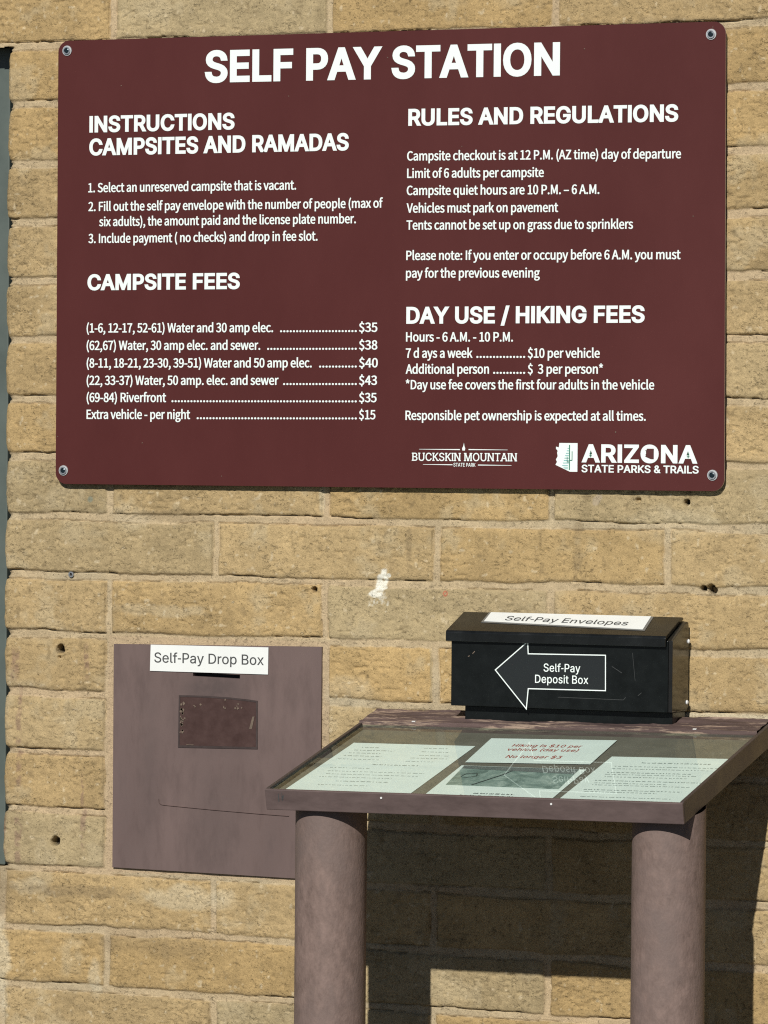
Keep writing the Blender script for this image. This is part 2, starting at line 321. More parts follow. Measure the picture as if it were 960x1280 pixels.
GLYPHS = {
 'I': {
  ' ': (369, ''),
  '$': (878, '397 -146 397 1146 481 1146 481 -146;440 -17 338 -9 251 18 179 61 126 118 90 188 75 268 205 268 217 216 243 172 280 139 327 115 440 97 504 102 562 118 610 145 648 181 671 224 679 274 673 317 653 352 582 402 481 437 361 470 251 512 169 568 119 641 102 732 113 811 147 880 201 936 270 979 353 1005 446 1013 540 1005 621 978 689 936 741 882 775 817 788 743 663 743 642 810 594 860 526 891 442 901 382 896 329 880 285 855 253 822 233 783 226 738 234 692 257 656 333 606 417 577 519 549 612 518 705 467 776 388 796 336 803 272 792 195 760 125 707 66 636 21 546 -8'),
  '&': (880, '387 -13 295 -4 217 23 153 66 106 122 77 188 67 262 74 321 93 372 166 461 276 548 425 659 465 692 500 737 515 796 507 840 483 875 445 898 396 906 330 891 285 848 269 784 286 714 332 643 401 558 860 0 715 0 337 455 238 575 172 676 154 728 148 783 156 846 179 901 215 946 264 981 324 1002 393 1009 463 1002 522 981 570 947 606 903 629 852 636 795 619 711 573 639 503 576 303 428 216 343 197 302 191 258 197 212 215 172 244 138 282 113 327 97 379 91 438 98 494 116 592 188 631 238 661 298 680 366 686 441 801 441 796 354 780 283 729 182 679 122 654 92 600 46 533 13 460 -7'),
  '(': (537, '175 406 198 636 259 867 347 1060 464 1060 375 842 317 616 297 406 315 225 370 32 464 -189 347 -189 273 -42 219 107 186 258'),
  ')': (537, '73 -189 169 35 222 229 240 406 219 616 162 842 73 1060 190 1060 279 867 340 636 362 406 351 256 317 105 263 -44 190 -189'),
  '-': (430, '55 360 375 360 375 468 55 468'),
  '.': (369, '187 -9 153 -2 124 17 104 46 97 81 104 115 124 144 153 164 187 170 222 164 251 144 271 115 277 81 271 46 251 17 222 -2'),
  '/': (490, '462 1047 140 -150 28 -150 350 1047'),
  '0': (891, '446 -13 342 2 255 47 186 122 135 223 104 349 94 499 104 649 136 776 187 878 256 952 343 998 446 1013 548 998 635 952 704 878 755 776 786 649 797 499 786 349 755 223 705 122 636 47 549 2;446 97 513 109 570 145 616 203 649 283 669 382 676 499 669 618 649 717 616 797 570 855 513 891 446 903 377 891 320 855 275 797 242 717 222 618 215 499 222 382 242 283 275 203 320 145 377 109'),
  '1': (891, '150 0 150 107 768 107 768 0;542 1000 542 0 417 0 417 881 411 881 169 703 169 839 390 1000'),
  '3': (891, '428 -13 341 -5 261 19 192 59 138 113 102 180 86 259 215 259 226 211 249 171 282 139 325 116 430 98 541 119 585 146 618 183 640 229 647 285 641 337 621 386 588 427 540 459 476 480 395 487 308 487 308 588 566 881 566 889 137 889 137 1000 732 1000 732 905 415 547 415 568 518 567 606 542 677 498 729 437 762 365 772 285 761 202 728 130 676 70 607 24 523 -4'),
  'A': (943, '32 0 396 1000 543 1000 910 0 777 0 564 595 519 732 456 940 482 940 418 729 374 595 167 0;216 279 216 391 727 391 727 279'),
  'B': (897, '118 0 118 1000 474 1000 569 991 646 964 706 923 749 869 774 805 783 735 777 677 760 629 700 562 619 524 619 515 667 506 714 483 756 447 791 399 814 340 821 268 813 196 787 131 742 77 677 35 592 9 485 0;245 112 481 112 581 123 648 157 686 207 699 268 692 317 673 361 642 399 601 429 549 447 488 454 245 454;245 561 468 561 566 582 605 608 635 642 654 683 660 732 649 793 614 843 556 877 472 888 245 888'),
  'C': (1003, '526 -13 403 2 295 49 205 125 137 227 94 352 79 499 94 647 137 773 205 875 295 951 403 998 526 1013 669 991 733 964 790 926 840 879 880 822 910 758 930 685 803 685 765 776 702 842 620 883 526 896 438 884 361 850 296 793 246 715 214 617 203 499 214 382 246 284 296 207 361 150 439 116 526 104 620 118 702 158 765 225 803 315 930 315 911 243 881 178 840 122 791 74 734 37 669 9 600 -8'),
  'D': (987, '430 0 189 0 189 112 422 112 534 124 625 159 695 216 745 293 775 389 785 502 775 614 745 709 696 785 628 842 541 876 434 888 183 888 183 1000 443 1000 579 985 693 940 785 868 852 769 894 646 907 502 893 357 852 233 783 134 689 60 571 15;245 1000 245 0 118 0 118 1000'),
  'E': (823, '118 0 118 1000 732 1000 732 888 245 888 245 562 699 562 699 450 245 450 245 112 738 112 738 0'),
  'F': (806, '118 0 118 1000 726 1000 726 888 245 888 245 547 681 547 681 435 245 435 245 0'),
  'G': (1023, '528 -13 403 2 294 49 204 125 136 227 93 353 79 499 93 647 136 773 203 875 293 951 400 998 521 1013 597 1008 669 990 735 961 793 922 842 874 883 818 913 755 932 685 802 685 761 773 700 839 620 882 521 896 436 884 360 850 295 793 246 715 214 617 203 499 214 382 246 285 296 207 362 150 440 116 528 104 608 113 678 140 735 183 779 242 806 314 815 398 854 391 556 391 556 503 940 503 940 393 926 278 886 179 823 97 740 37 641 -1'),
  'H': (1016, '118 0 118 1000 245 1000 245 568 771 568 771 1000 898 1000 898 0 771 0 771 456 245 456 245 0'),
  'I': (335, '105 0 230 0 230 1000 105 1000'),
  'K': (917, '205 286 205 425 273 513 343 596 416 677 715 1000 881 1000 454 542 448 543;118 0 118 1000 245 1000 245 657 244 442 245 380 245 0;732 0 369 509 448 608 882 0'),
  'L': (772, '118 0 118 1000 245 1000 245 112 710 112 710 0'),
  'M': (1235, '118 0 118 1000 298 1000 545 368 565 312 588 241 612 165 632 96 604 96 625 162 649 238 672 311 693 368 936 1000 1116 1000 1116 0 991 0 991 572 992 643 993 725 995 812 997 899 1008 899 978 805 947 713 919 633 896 572 672 0 562 0 335 572 313 631 285 710 254 801 220 899 234 899 236 818 238 731 239 646 240 572 240 0'),
  'N': (1029, '118 0 118 1000 268 1000 674 359 713 296 762 210 813 108 796 105 788 213 785 309 784 383 784 1000 911 1000 911 0 760 0 397 570 349 650 291 749 211 889 234 892 240 754 244 645 246 572 246 0'),
  'O': (1048, '525 -13 403 2 296 49 206 125 137 227 94 352 79 499 94 647 137 773 206 875 296 951 403 998 525 1013 647 998 754 951 844 875 912 773 955 647 969 499 955 352 912 227 844 125 754 49 647 2;525 104 610 115 687 149 752 205 803 283 835 382 846 499 835 618 803 717 752 795 687 851 610 885 525 896 439 885 362 850 297 794 246 716 214 618 203 499 214 382 246 284 297 206 362 150 439 115'),
  'P': (874, '118 0 118 1000 462 1000 568 990 653 958 719 909 766 845 794 769 803 683 794 598 766 522 719 457 653 407 568 376 462 365 215 365 215 477 457 477 528 483 584 503 626 535 655 577 672 627 677 683 672 740 655 789 626 831 584 862 527 882 456 889 245 889 245 0'),
  'R': (883, '118 0 118 1000 464 1000 569 990 655 960 721 913 767 851 795 777 805 692 795 607 767 534 721 473 654 427 569 398 464 389 189 389 189 501 459 501 530 507 585 524 627 553 656 591 673 637 679 692 673 748 656 796 627 835 585 864 529 882 458 889 245 889 245 0;694 0 452 450 595 450 841 0'),
  'S': (878, '440 -17 338 -9 251 18 179 61 126 118 90 188 75 268 205 268 217 216 243 172 280 139 327 115 440 97 504 102 562 118 610 145 648 181 671 224 679 274 673 317 653 352 582 402 481 437 361 470 251 512 169 568 119 641 102 732 113 811 147 880 201 936 270 979 353 1005 446 1013 540 1005 621 978 689 936 741 882 775 817 788 743 663 743 642 810 594 860 526 891 442 901 382 896 329 880 285 855 253 822 233 783 226 738 234 692 257 656 333 606 417 577 519 549 612 518 705 467 776 388 796 336 803 272 792 195 760 125 707 66 636 21 546 -8'),
  'T': (882, '62 888 62 1000 819 1000 819 888 505 888 505 0 379 0 379 888'),
  'U': (1017, '509 -16 398 -5 303 30 225 85 166 157 130 243 118 340 118 1000 244 1000 244 350 252 282 277 222 315 172 368 134 433 109 509 101 585 109 650 134 702 172 740 222 764 282 772 350 772 1000 899 1000 899 340 887 243 850 157 792 85 714 30 619 -5'),
  'V': (943, '401 0 32 1000 166 1000 378 405 423 270 487 60 461 60 525 271 569 405 776 1000 910 1000 546 0'),
  'W': (1349, '305 0 32 1000 162 1000 321 385 345 286 367 184 387 78 372 78 393 184 415 286 440 385 602 1000 746 1000 907 385 933 286 956 184 977 78 960 78 981 184 1003 286 1028 385 1186 1000 1316 1000 1042 0 895 0 723 635 691 769 660 934 687 934 658 776 625 635 453 0'),
  'Y': (928, '400 0 400 409 32 1000 179 1000 378 677 437 574 491 453 440 453 494 576 551 677 749 1000 895 1000 527 409 527 0'),
  'Z': (862, '82 0 82 91 538 757 602 846 670 935 684 893 561 889 438 888 79 888 79 1000 780 1000 780 907 332 253 263 158 191 65 177 107 299 111 421 112 785 112 785 0'),
  'a': (765, '314 -17 247 -10 186 10 134 42 94 88 68 144 60 212 66 270 85 316 114 352 152 380 246 414 350 432 459 446 521 462 537 477 542 501 542 505 524 583 471 633 385 650 293 634 231 591 197 538 81 572 112 633 154 680 205 715 261 738 381 756 470 746 562 708 602 675 634 630 655 570 662 494 662 0 544 0 544 102 536 102 495 48 423 2;335 89 397 96 448 115 488 145 518 183 536 226 542 271 542 373 510 358 455 346 394 337 345 330 264 312 203 274 186 244 181 206 200 142 255 103'),
  'c': (778, '407 -16 312 -4 230 32 161 90 110 167 78 261 67 368 78 478 110 572 161 649 230 707 312 744 407 756 511 741 600 700 668 633 711 544 595 515 571 568 531 611 476 639 407 648 340 639 285 610 243 565 213 508 195 441 189 368 195 297 213 231 243 174 285 130 340 101 407 91 477 101 532 130 573 174 598 230 713 201 671 110 602 42 512 -1'),
  'd': (834, '384 -16 296 -4 219 32 155 89 107 166 77 261 67 371 77 481 108 575 156 652 220 709 297 744 385 756 448 750 497 733 565 680 602 628 611 628 611 1000 731 1000 731 0 615 0 615 115 603 115 564 61 496 7 446 -10;402 92 465 101 517 128 559 170 589 226 607 294 613 372 607 450 589 517 559 572 518 613 465 640 402 648 337 639 284 612 243 569 213 513 195 447 189 372 195 297 213 229 243 172 285 129 338 101'),
  'e': (794, '417 -16 316 -4 230 32 161 90 109 167 78 260 67 367 78 475 109 569 159 647 226 706 308 743 403 756 522 735 578 709 628 670 670 619 702 554 723 475 730 381 730 333 147 333 147 434 664 434 609 397 603 467 585 528 556 578 516 617 465 641 403 649 341 641 288 616 245 578 214 530 195 474 189 415 189 349 196 273 217 209 251 158 297 121 353 98 417 91 499 104 561 143 601 207 717 179 694 124 659 77 612 38 555 9 490 -10'),
  'f': (499, '448 746 448 643 13 643 13 746;158 0 158 848 166 907 188 955 222 993 266 1020 368 1042 437 1036 477 1024 447 921 422 928 383 932 336 925 303 904 285 870 279 823 279 0'),
  'g': (836, '407 -296 330 -291 263 -274 162 -216 99 -136 199 -80 239 -130 303 -173 407 -191 489 -180 555 -148 598 -92 612 -11 612 134 602 134 563 82 496 31 446 15 383 9 298 20 221 52 157 105 108 177 77 268 67 376 77 484 108 577 157 652 221 709 298 744 385 756 448 750 498 733 566 680 605 627 615 627 615 746 732 746 732 -17 721 -106 689 -177 637 -230 571 -267 493 -289;403 116 466 124 518 148 559 186 590 238 608 302 614 379 608 454 590 519 560 573 519 614 466 640 403 648 338 639 285 612 243 570 213 516 195 451 189 379 195 305 214 241 244 188 286 149 339 124'),
  'h': (806, '223 446 223 0 103 0 103 1000 223 1000 223 565 201 565 243 653 299 712 368 745 447 756 518 748 580 724 631 685 670 631 694 560 702 472 702 0 582 0 582 462 571 540 537 598 483 635 413 647 362 641 316 624 278 595 248 556 230 506'),
  'i': (328, '103 0 103 746 223 746 223 0;164 870 133 876 106 894 87 919 81 950 87 981 106 1006 133 1024 164 1030 197 1024 224 1006 242 981 248 950 242 919 224 894 197 876'),
  'k': (748, '216 268 216 416 237 416 559 746 708 746 362 392 348 392;103 0 103 1000 223 1000 223 0;578 0 291 365 376 450 732 0'),
  'l': (372, '274 -5 198 6 145 40 114 93 103 166 103 1000 223 1000 223 194 236 122 255 107 287 102 315 103 334 107 355 5 318 -2'),
  'n': (805, '223 446 223 0 103 0 103 746 219 746 220 565 201 565 243 653 299 712 368 745 447 756 518 748 580 724 631 685 669 631 694 560 702 472 702 0 582 0 582 462 571 540 537 598 483 635 413 647 362 641 316 624 278 595 248 556 230 506'),
  'o': (816, '407 -16 312 -4 230 32 161 90 110 167 78 261 67 368 78 478 110 572 161 649 230 707 312 744 407 756 504 744 587 707 655 649 706 572 738 478 749 368 738 261 706 167 655 90 587 32 504 -4;407 91 476 101 531 130 574 174 604 231 622 297 628 368 622 441 604 507 574 565 531 610 476 639 407 648 340 639 285 610 243 565 213 508 195 441 189 368 195 297 213 231 243 174 285 130 340 101'),
  'p': (834, '103 -281 103 746 220 746 220 628 232 628 270 680 337 733 387 750 450 756 538 744 615 709 679 652 727 575 757 481 767 371 757 261 727 166 679 89 616 32 539 -4 451 -16 389 -10 339 7 271 61 232 115 223 115 223 -281;433 92 497 101 549 129 591 172 621 229 639 297 645 372 639 447 621 513 591 569 550 612 497 639 433 648 369 640 317 613 276 572 246 517 228 450 221 372 228 294 246 226 276 170 318 128 370 101'),
  'r': (509, '103 0 103 746 219 746 219 631 227 631 255 682 300 722 355 748 419 756 451 756 479 754 479 634 452 638 407 640 357 635 313 618 276 592 247 557 229 515 223 466 223 0'),
  's': (717, '358 -16 285 -10 220 7 166 35 121 74 89 125 70 185 185 209 207 156 244 118 294 97 356 89 426 98 481 122 515 159 527 202 520 238 499 267 465 289 417 305 293 334 205 365 142 409 104 467 92 538 101 599 128 652 170 695 226 728 293 749 368 756 439 750 499 732 548 704 588 667 637 570 527 545 508 585 477 620 431 645 368 654 307 646 257 623 224 588 213 545 221 507 244 478 338 438 451 411 540 381 602 337 639 280 651 209 642 147 614 93 570 47 511 13 439 -9'),
  't': (447, '401 746 401 643 13 643 13 746;128 926 248 926 248 192 253 150 267 120 294 104 335 98 364 100 397 105 419 3 377 -5 331 -8 245 4 181 42 141 102 128 183'),
  'u': (806, '358 -10 288 -2 226 21 175 60 136 115 111 186 103 273 103 746 223 746 223 283 235 206 269 147 323 111 393 99 444 104 490 122 528 151 557 190 576 240 582 300 582 746 702 746 702 0 586 0 586 181 604 181 562 92 505 33 437 1'),
  'v': (765, '319 0 34 746 166 746 325 305 367 171 404 41 362 41 399 171 440 305 599 746 730 746 445 0'),
  'x': (744, '41 0 337 429 336 336 56 746 197 746 290 601 352 498 407 405 345 405 398 498 458 601 554 746 691 746 410 332 410 421 703 0 564 0 454 168 393 267 340 357 402 357 351 267 291 168 180 0'),
  'y': (765, '93 -272 121 -168 140 -172 204 -175 256 -145 296 -70 319 -3 34 746 166 746 325 305 367 170 404 41 361 41 398 171 440 305 600 746 730 746 401 -114 347 -210 274 -267 180 -285 127 -281'),
 },
 'C': {
  ' ': (306, ''),
  '$': (757, '340 -168 430 -168 430 -14 528 16 602 72 649 152 666 251 599 434 452 535 305 615 239 739 281 846 393 887 496 864 578 801 645 874 553 949 430 988 430 1141 340 1141 340 986 249 958 180 904 135 828 119 733 185 566 332 470 478 382 544 243 501 129 372 86 244 115 138 187 79 101 197 23 340 -16'),
  '(': (461, '326 -267 402 -233 272 81 229 424 272 766 402 1080 326 1116 179 794 126 424 179 54'),
  ')': (461, '135 -267 282 54 336 424 282 794 135 1116 57 1080 189 766 233 424 189 81 57 -233'),
  '*': (637, '210 643 319 772 426 643 486 685 398 828 547 891 524 960 368 922 355 1086 281 1086 267 921 112 960 89 891 236 828 150 685'),
  ',': (379, '102 -259 248 -146 302 26 274 133 196 172 130 149 102 85 130 20 194 -3 209 -1 172 -110 72 -186'),
  '-': (473, '63 334 412 334 412 430 63 430'),
  '.': (379, '190 -18 253 8 280 76 253 146 190 172 126 146 100 76 126 8'),
  '0': (757, '379 -18 508 15 606 112 668 275 690 503 668 730 606 891 508 986 379 1018 250 986 152 891 90 730 68 503 90 275 152 112 250 15;379 83 302 108 241 183 202 314 188 503 202 692 241 821 302 896 379 920 457 896 517 821 556 692 570 503 556 314 517 183 457 108'),
  '1': (757, '120 0 668 0 668 104 468 104 468 1000 372 1000 165 929 165 850 344 850 344 104 120 104'),
  '2': (757, '60 0 689 0 689 108 412 108 248 98 409 262 533 420 613 573 641 724 621 845 562 938 470 997 349 1018 185 978 55 872 127 801 221 884 334 917 415 902 473 861 507 798 518 719 491 584 407 435 264 266 60 74'),
  '3': (757, '359 -18 485 2 587 58 656 147 681 267 664 361 619 435 552 489 469 521 469 528 598 616 647 768 625 874 564 952 472 1001 355 1018 201 984 76 899 143 820 238 890 351 917 475 873 520 759 506 683 459 623 374 582 243 568 243 472 389 458 485 417 538 354 554 271 539 194 497 136 433 99 351 86 207 121 104 201 40 120 165 24'),
  '4': (757, '464 0 581 0 581 276 715 276 715 375 581 375 581 1000 443 1000 27 357 27 276 464 276;464 375 157 375 385 716 465 864 471 864 464 682'),
  '5': (757, '357 -18 479 5 584 72 657 179 685 325 661 468 596 567 500 625 383 644 233 604 259 894 636 894 636 1000 150 1000 117 533 184 491 264 535 351 550 436 534 501 490 543 418 558 322 541 224 496 149 428 102 345 86 200 120 100 196 37 115 164 23'),
  '6': (757, '411 -18 521 6 613 72 675 174 698 307 679 445 623 543 535 601 420 621 301 589 194 501 217 696 273 824 353 894 452 915 539 895 610 839 681 915 581 989 446 1018 307 988 189 894 107 727 76 477 102 261 172 106 278 13;196 401 300 499 400 528 479 512 535 468 569 398 580 307 567 214 531 143 477 97 411 80 326 101 262 163 218 264'),
  '7': (757, '270 0 400 0 419 268 465 497 551 709 693 925 693 1000 67 1000 67 894 553 894 428 692 344 487 294 261'),
  '8': (757, '382 -18 510 2 608 57 672 139 694 240 643 405 527 503 527 510 615 609 659 752 640 858 586 941 500 996 385 1015 276 997 189 945 131 865 111 761 151 626 246 531 246 525 120 418 63 248 87 142 153 57 254 2;450 543 365 580 292 625 242 684 224 761 269 878 383 922 508 871 553 745 526 639;383 75 300 89 233 127 189 186 173 259 212 389 311 486 412 443 497 394 554 331 576 244 523 122'),
  '9': (757, '321 -18 456 13 572 111 653 284 683 543 658 751 587 900 480 988 347 1018 236 994 145 929 83 826 60 693 80 557 135 459 222 399 336 379 459 412 566 501 541 305 486 177 408 107 317 86 224 106 147 162 79 85 180 11;565 606 460 503 356 472 278 488 222 532 189 602 177 693 190 787 226 859 280 905 348 921 433 901 499 841 543 742'),
  ':': (379, '190 532 253 558 280 628 253 696 190 723 126 696 100 628 126 558;190 -18 253 8 280 76 253 146 190 172 126 146 100 76 126 8'),
  'A': (829, '5 0 132 0 229 306 595 306 690 0 824 0 484 1000 344 1000;261 405 310 559 409 898 415 898 516 559 563 405'),
  'B': (896, '138 0 456 0 609 18 729 73 807 165 835 293 820 385 778 455 713 504 632 532 632 539 740 621 778 756 752 868 681 944 573 987 434 1000 138 1000;263 576 263 900 417 900 521 892 594 864 639 814 653 739 640 671 597 619 522 587 412 576;263 101 263 477 438 477 555 467 640 434 693 378 711 297 692 210 639 149 553 113 438 101'),
  'C': (870, '514 -18 687 20 821 126 752 206 648 123 520 93 391 121 293 203 230 333 209 503 231 672 296 799 395 879 524 907 638 881 729 813 797 895 684 980 523 1018 346 982 206 880 113 717 79 499 112 282 203 119 341 17'),
  'D': (939, '138 0 393 0 593 34 739 133 828 291 858 503 828 716 738 871 590 967 387 1000 138 1000;263 104 263 898 377 898 531 872 641 796 707 672 729 503 707 334 641 209 531 131 377 104'),
  'E': (804, '138 0 729 0 729 108 263 108 263 472 643 472 643 580 263 580 263 894 714 894 714 1000 138 1000'),
  'F': (753, '138 0 263 0 263 449 645 449 645 555 263 555 263 894 714 894 714 1000 138 1000'),
  'H': (993, '138 0 263 0 263 472 730 472 730 0 857 0 857 1000 730 1000 730 581 263 581 263 1000 138 1000'),
  'I': (400, '138 0 263 0 263 1000 138 1000'),
  'K': (881, '138 0 263 0 263 317 435 521 735 0 876 0 514 621 828 1000 685 1000 266 498 263 498 263 1000 138 1000'),
  'L': (741, '138 0 701 0 701 108 263 108 263 1000 138 1000'),
  'M': (1108, '138 0 251 0 251 554 235 849 240 849 321 621 510 101 595 101 783 621 864 849 869 849 853 554 853 0 970 0 970 1000 819 1000 628 465 558 256 553 256 480 465 289 1000 138 1000'),
  'N': (986, '138 0 256 0 256 525 241 838 247 838 355 632 719 0 849 0 849 1000 729 1000 729 480 746 164 739 164 632 370 266 1000 138 1000'),
  'P': (864, '138 0 263 0 263 398 428 398 579 417 695 473 770 569 797 707 770 845 694 935 576 985 423 1000 138 1000;263 501 263 898 407 898 522 888 605 857 655 798 671 707 655 614 608 550 527 513 412 501'),
  'R': (866, '263 525 263 898 431 898 535 888 611 858 658 803 674 720 658 635 611 574 535 537 431 525;686 0 828 0 574 438 667 474 738 533 783 615 799 720 773 852 701 938 591 985 450 1000 138 1000 138 0 263 0 263 424 443 424'),
  'S': (813, '415 -18 556 4 663 65 731 155 754 266 739 363 695 437 630 491 548 533 407 595 294 654 240 763 291 868 427 907 553 882 655 814 720 895 592 983 427 1018 301 998 201 943 136 859 112 753 131 657 179 585 244 533 315 497 458 434 578 367 626 255 612 189 571 138 505 105 416 93 266 127 141 217 65 130 219 22'),
  'T': (817, '345 0 472 0 472 894 775 894 775 1000 42 1000 42 894 345 894'),
  'U': (984, '492 -18 634 4 748 77 824 210 851 412 851 1000 730 1000 730 409 711 259 661 161 585 108 492 93 401 108 327 161 277 259 259 409 259 1000 134 1000 134 412 161 210 236 77 350 4'),
  'V': (784, '321 0 467 0 784 1000 656 1000 495 458 398 128 393 128 296 458 134 1000 1 1000'),
  'W': (1198, '247 0 397 0 546 603 596 831 602 831 651 603 802 0 955 0 1161 1000 1041 1000 933 456 879 131 870 131 799 456 660 1000 544 1000 407 456 336 131 330 131 270 456 165 1000 35 1000'),
  'Z': (823, '68 0 759 0 759 108 224 108 752 925 752 1000 116 1000 116 894 596 894 68 76'),
  'a': (768, '296 -18 427 13 542 89 546 89 557 0 659 0 659 456 644 581 599 677 519 738 402 760 237 728 112 663 160 577 261 631 382 656 457 640 504 599 528 539 535 469 331 434 189 378 107 299 80 192 97 103 142 37 210 -4;332 83 238 110 201 201 218 266 274 318 377 358 535 386 535 180 433 108'),
  'b': (843, '452 -18 573 9 676 87 747 212 774 382 754 538 698 657 605 733 479 760 357 730 246 656 251 789 251 1086 126 1086 126 0 225 0 236 76 241 76 345 7;431 87 347 104 251 164 251 554 352 629 447 655 538 635 599 580 633 493 644 381 628 258 584 165 516 107'),
  'c': (696, '417 -18 546 7 658 75 603 160 524 107 428 86 335 106 263 164 216 253 199 370 217 486 265 576 339 634 432 655 512 637 580 591 643 673 552 734 427 760 291 734 177 657 100 535 71 370 97 206 171 84 280 8'),
  'd': (846, '378 -18 502 13 603 87 607 87 618 0 720 0 720 1086 595 1086 595 801 602 674 505 737 393 760 271 733 169 655 99 532 72 370 94 205 156 83 252 8;405 87 319 107 254 162 214 251 201 371 217 487 263 576 331 634 415 655 505 637 595 577 595 188 503 112'),
  'e': (756, '426 -18 560 4 668 57 625 141 538 97 439 82 343 100 267 152 216 234 194 341 693 341 698 412 679 556 622 665 529 735 402 760 279 733 173 655 99 533 71 370 99 206 174 84 287 8;192 430 217 528 265 600 330 645 405 660 483 645 541 601 577 529 589 430'),
  'f': (443, '45 640 146 640 146 0 270 0 270 640 427 640 427 741 270 741 270 858 296 967 375 1004 458 984 486 1080 362 1104 266 1087 198 1038 159 961 146 859 146 741 45 734'),
  'g': (769, '375 -341 530 -320 649 -264 724 -183 750 -85 734 -5 685 49 605 81 492 91 347 91 244 114 217 172 231 223 265 261 374 235 481 253 567 304 624 385 645 492 629 580 585 645 737 645 737 741 479 741 374 760 268 741 180 688 119 605 97 495 127 377 194 296 194 291 138 234 112 153 131 79 179 31 179 25 98 -51 70 -143 92 -228 155 -290 251 -328;374 319 264 367 217 495 263 623 374 668 486 623 532 495 485 367;393 -255 235 -220 179 -126 196 -61 254 0 349 -11 477 -11 589 -32 628 -105 564 -209'),
  'h': (828, '126 0 251 0 251 538 351 622 453 651 516 639 560 604 585 543 593 453 593 0 718 0 718 469 704 594 663 685 592 741 491 760 356 723 246 636 251 789 251 1086 126 1086'),
  'i': (375, '126 0 251 0 251 741 126 741;188 894 248 916 271 977 248 1035 188 1057 129 1035 106 977 129 916'),
  'j': (375, '48 -330 142 -313 205 -264 240 -187 251 -85 251 741 127 741 127 -85 109 -191 35 -231 -35 -217 -60 -311;188 894 248 916 271 977 248 1035 188 1057 128 1035 105 977 128 916'),
  'k': (753, '126 0 248 0 248 195 387 357 604 0 739 0 460 442 707 741 568 741 254 351 248 351 248 1086 126 1086'),
  'l': (387, '256 -18 329 -7 311 89 285 86 261 98 251 139 251 1086 126 1086 126 147 156 25'),
  'm': (1263, '126 0 251 0 251 538 348 623 437 651 498 639 541 604 566 543 574 453 574 0 698 0 698 538 797 623 885 651 947 639 990 604 1015 543 1023 453 1023 0 1147 0 1147 469 1134 594 1092 685 1022 741 924 760 796 720 678 618 607 722 473 760 349 723 243 633 240 633 228 741 126 741'),
  'n': (832, '126 0 251 0 251 538 351 622 453 651 516 639 560 604 585 543 593 453 593 0 718 0 718 469 704 594 663 685 592 741 491 760 355 723 243 633 240 633 228 741 126 741'),
  'o': (827, '413 -18 543 8 653 84 728 206 756 370 728 535 653 657 543 734 413 760 283 734 174 657 99 535 71 370 99 206 174 84 283 8;413 86 326 106 258 164 215 253 199 370 215 486 258 576 326 634 413 655 501 634 569 576 613 486 629 370 613 253 569 164 501 106'),
  'p': (846, '126 -312 251 -312 251 -61 247 68 349 4 452 -18 573 9 676 87 747 212 774 382 754 538 698 657 605 733 479 760 354 728 243 655 240 655 228 741 126 741;431 87 347 104 251 164 251 554 353 629 447 655 538 635 599 580 633 493 644 381 628 258 584 165 516 107'),
  'q': (846, '595 -312 720 -312 720 741 621 741 608 671 606 671 508 737 393 760 271 733 169 655 99 532 72 370 94 205 156 83 252 8 378 -18 499 12 602 86 595 -49;405 87 319 107 254 162 214 251 201 371 217 487 263 576 331 634 415 655 505 637 595 577 595 188 503 112'),
  'r': (529, '126 0 251 0 251 476 339 609 437 648 509 636 532 744 453 760 337 718 243 606 240 606 228 741 126 741'),
  's': (638, '319 -18 435 0 519 47 571 117 588 202 568 291 516 352 444 394 363 427 252 477 203 555 237 631 341 663 431 644 509 598 569 675 468 735 340 760 231 744 151 699 102 632 85 550 104 468 153 409 223 367 300 336 415 282 469 195 433 113 323 79 205 104 104 168 44 85 168 11'),
  't': (514, '357 -18 495 10 471 104 386 83 297 120 271 225 271 640 473 640 473 741 271 741 271 950 168 950 154 741 37 734 37 640 147 640 147 229 158 128 194 50 258 0'),
  'u': (828, '342 -18 476 19 587 116 591 116 600 0 704 0 704 741 580 741 580 216 482 120 379 90 316 101 273 137 248 198 240 286 240 741 115 741 115 271 128 146 170 56 241 1'),
  'v': (711, '285 0 431 0 693 741 570 741 430 319 362 101 355 101 286 319 147 741 18 741'),
  'w': (1094, '243 0 387 0 492 397 543 613 550 613 600 400 707 0 858 0 1059 741 939 741 831 312 786 106 779 106 727 312 611 741 490 741 374 312 325 106 318 106 274 312 164 741 37 741'),
  'x': (679, '20 0 151 0 251 173 326 306 333 306 413 173 523 0 659 0 415 374 640 741 510 741 419 578 353 454 347 454 274 578 175 741 40 741 265 386'),
  'y': (711, '138 -319 236 -299 312 -245 370 -164 415 -63 693 741 572 741 438 330 378 120 371 120 297 330 147 741 18 741 315 -1 299 -57 235 -171 132 -217 75 -205 50 -304'),
  'z': (648, '48 0 608 0 608 101 205 101 596 674 596 741 90 741 90 640 438 640 48 67'),
  '–': (731, '63 341 668 341 668 426 63 426'),
 },
}
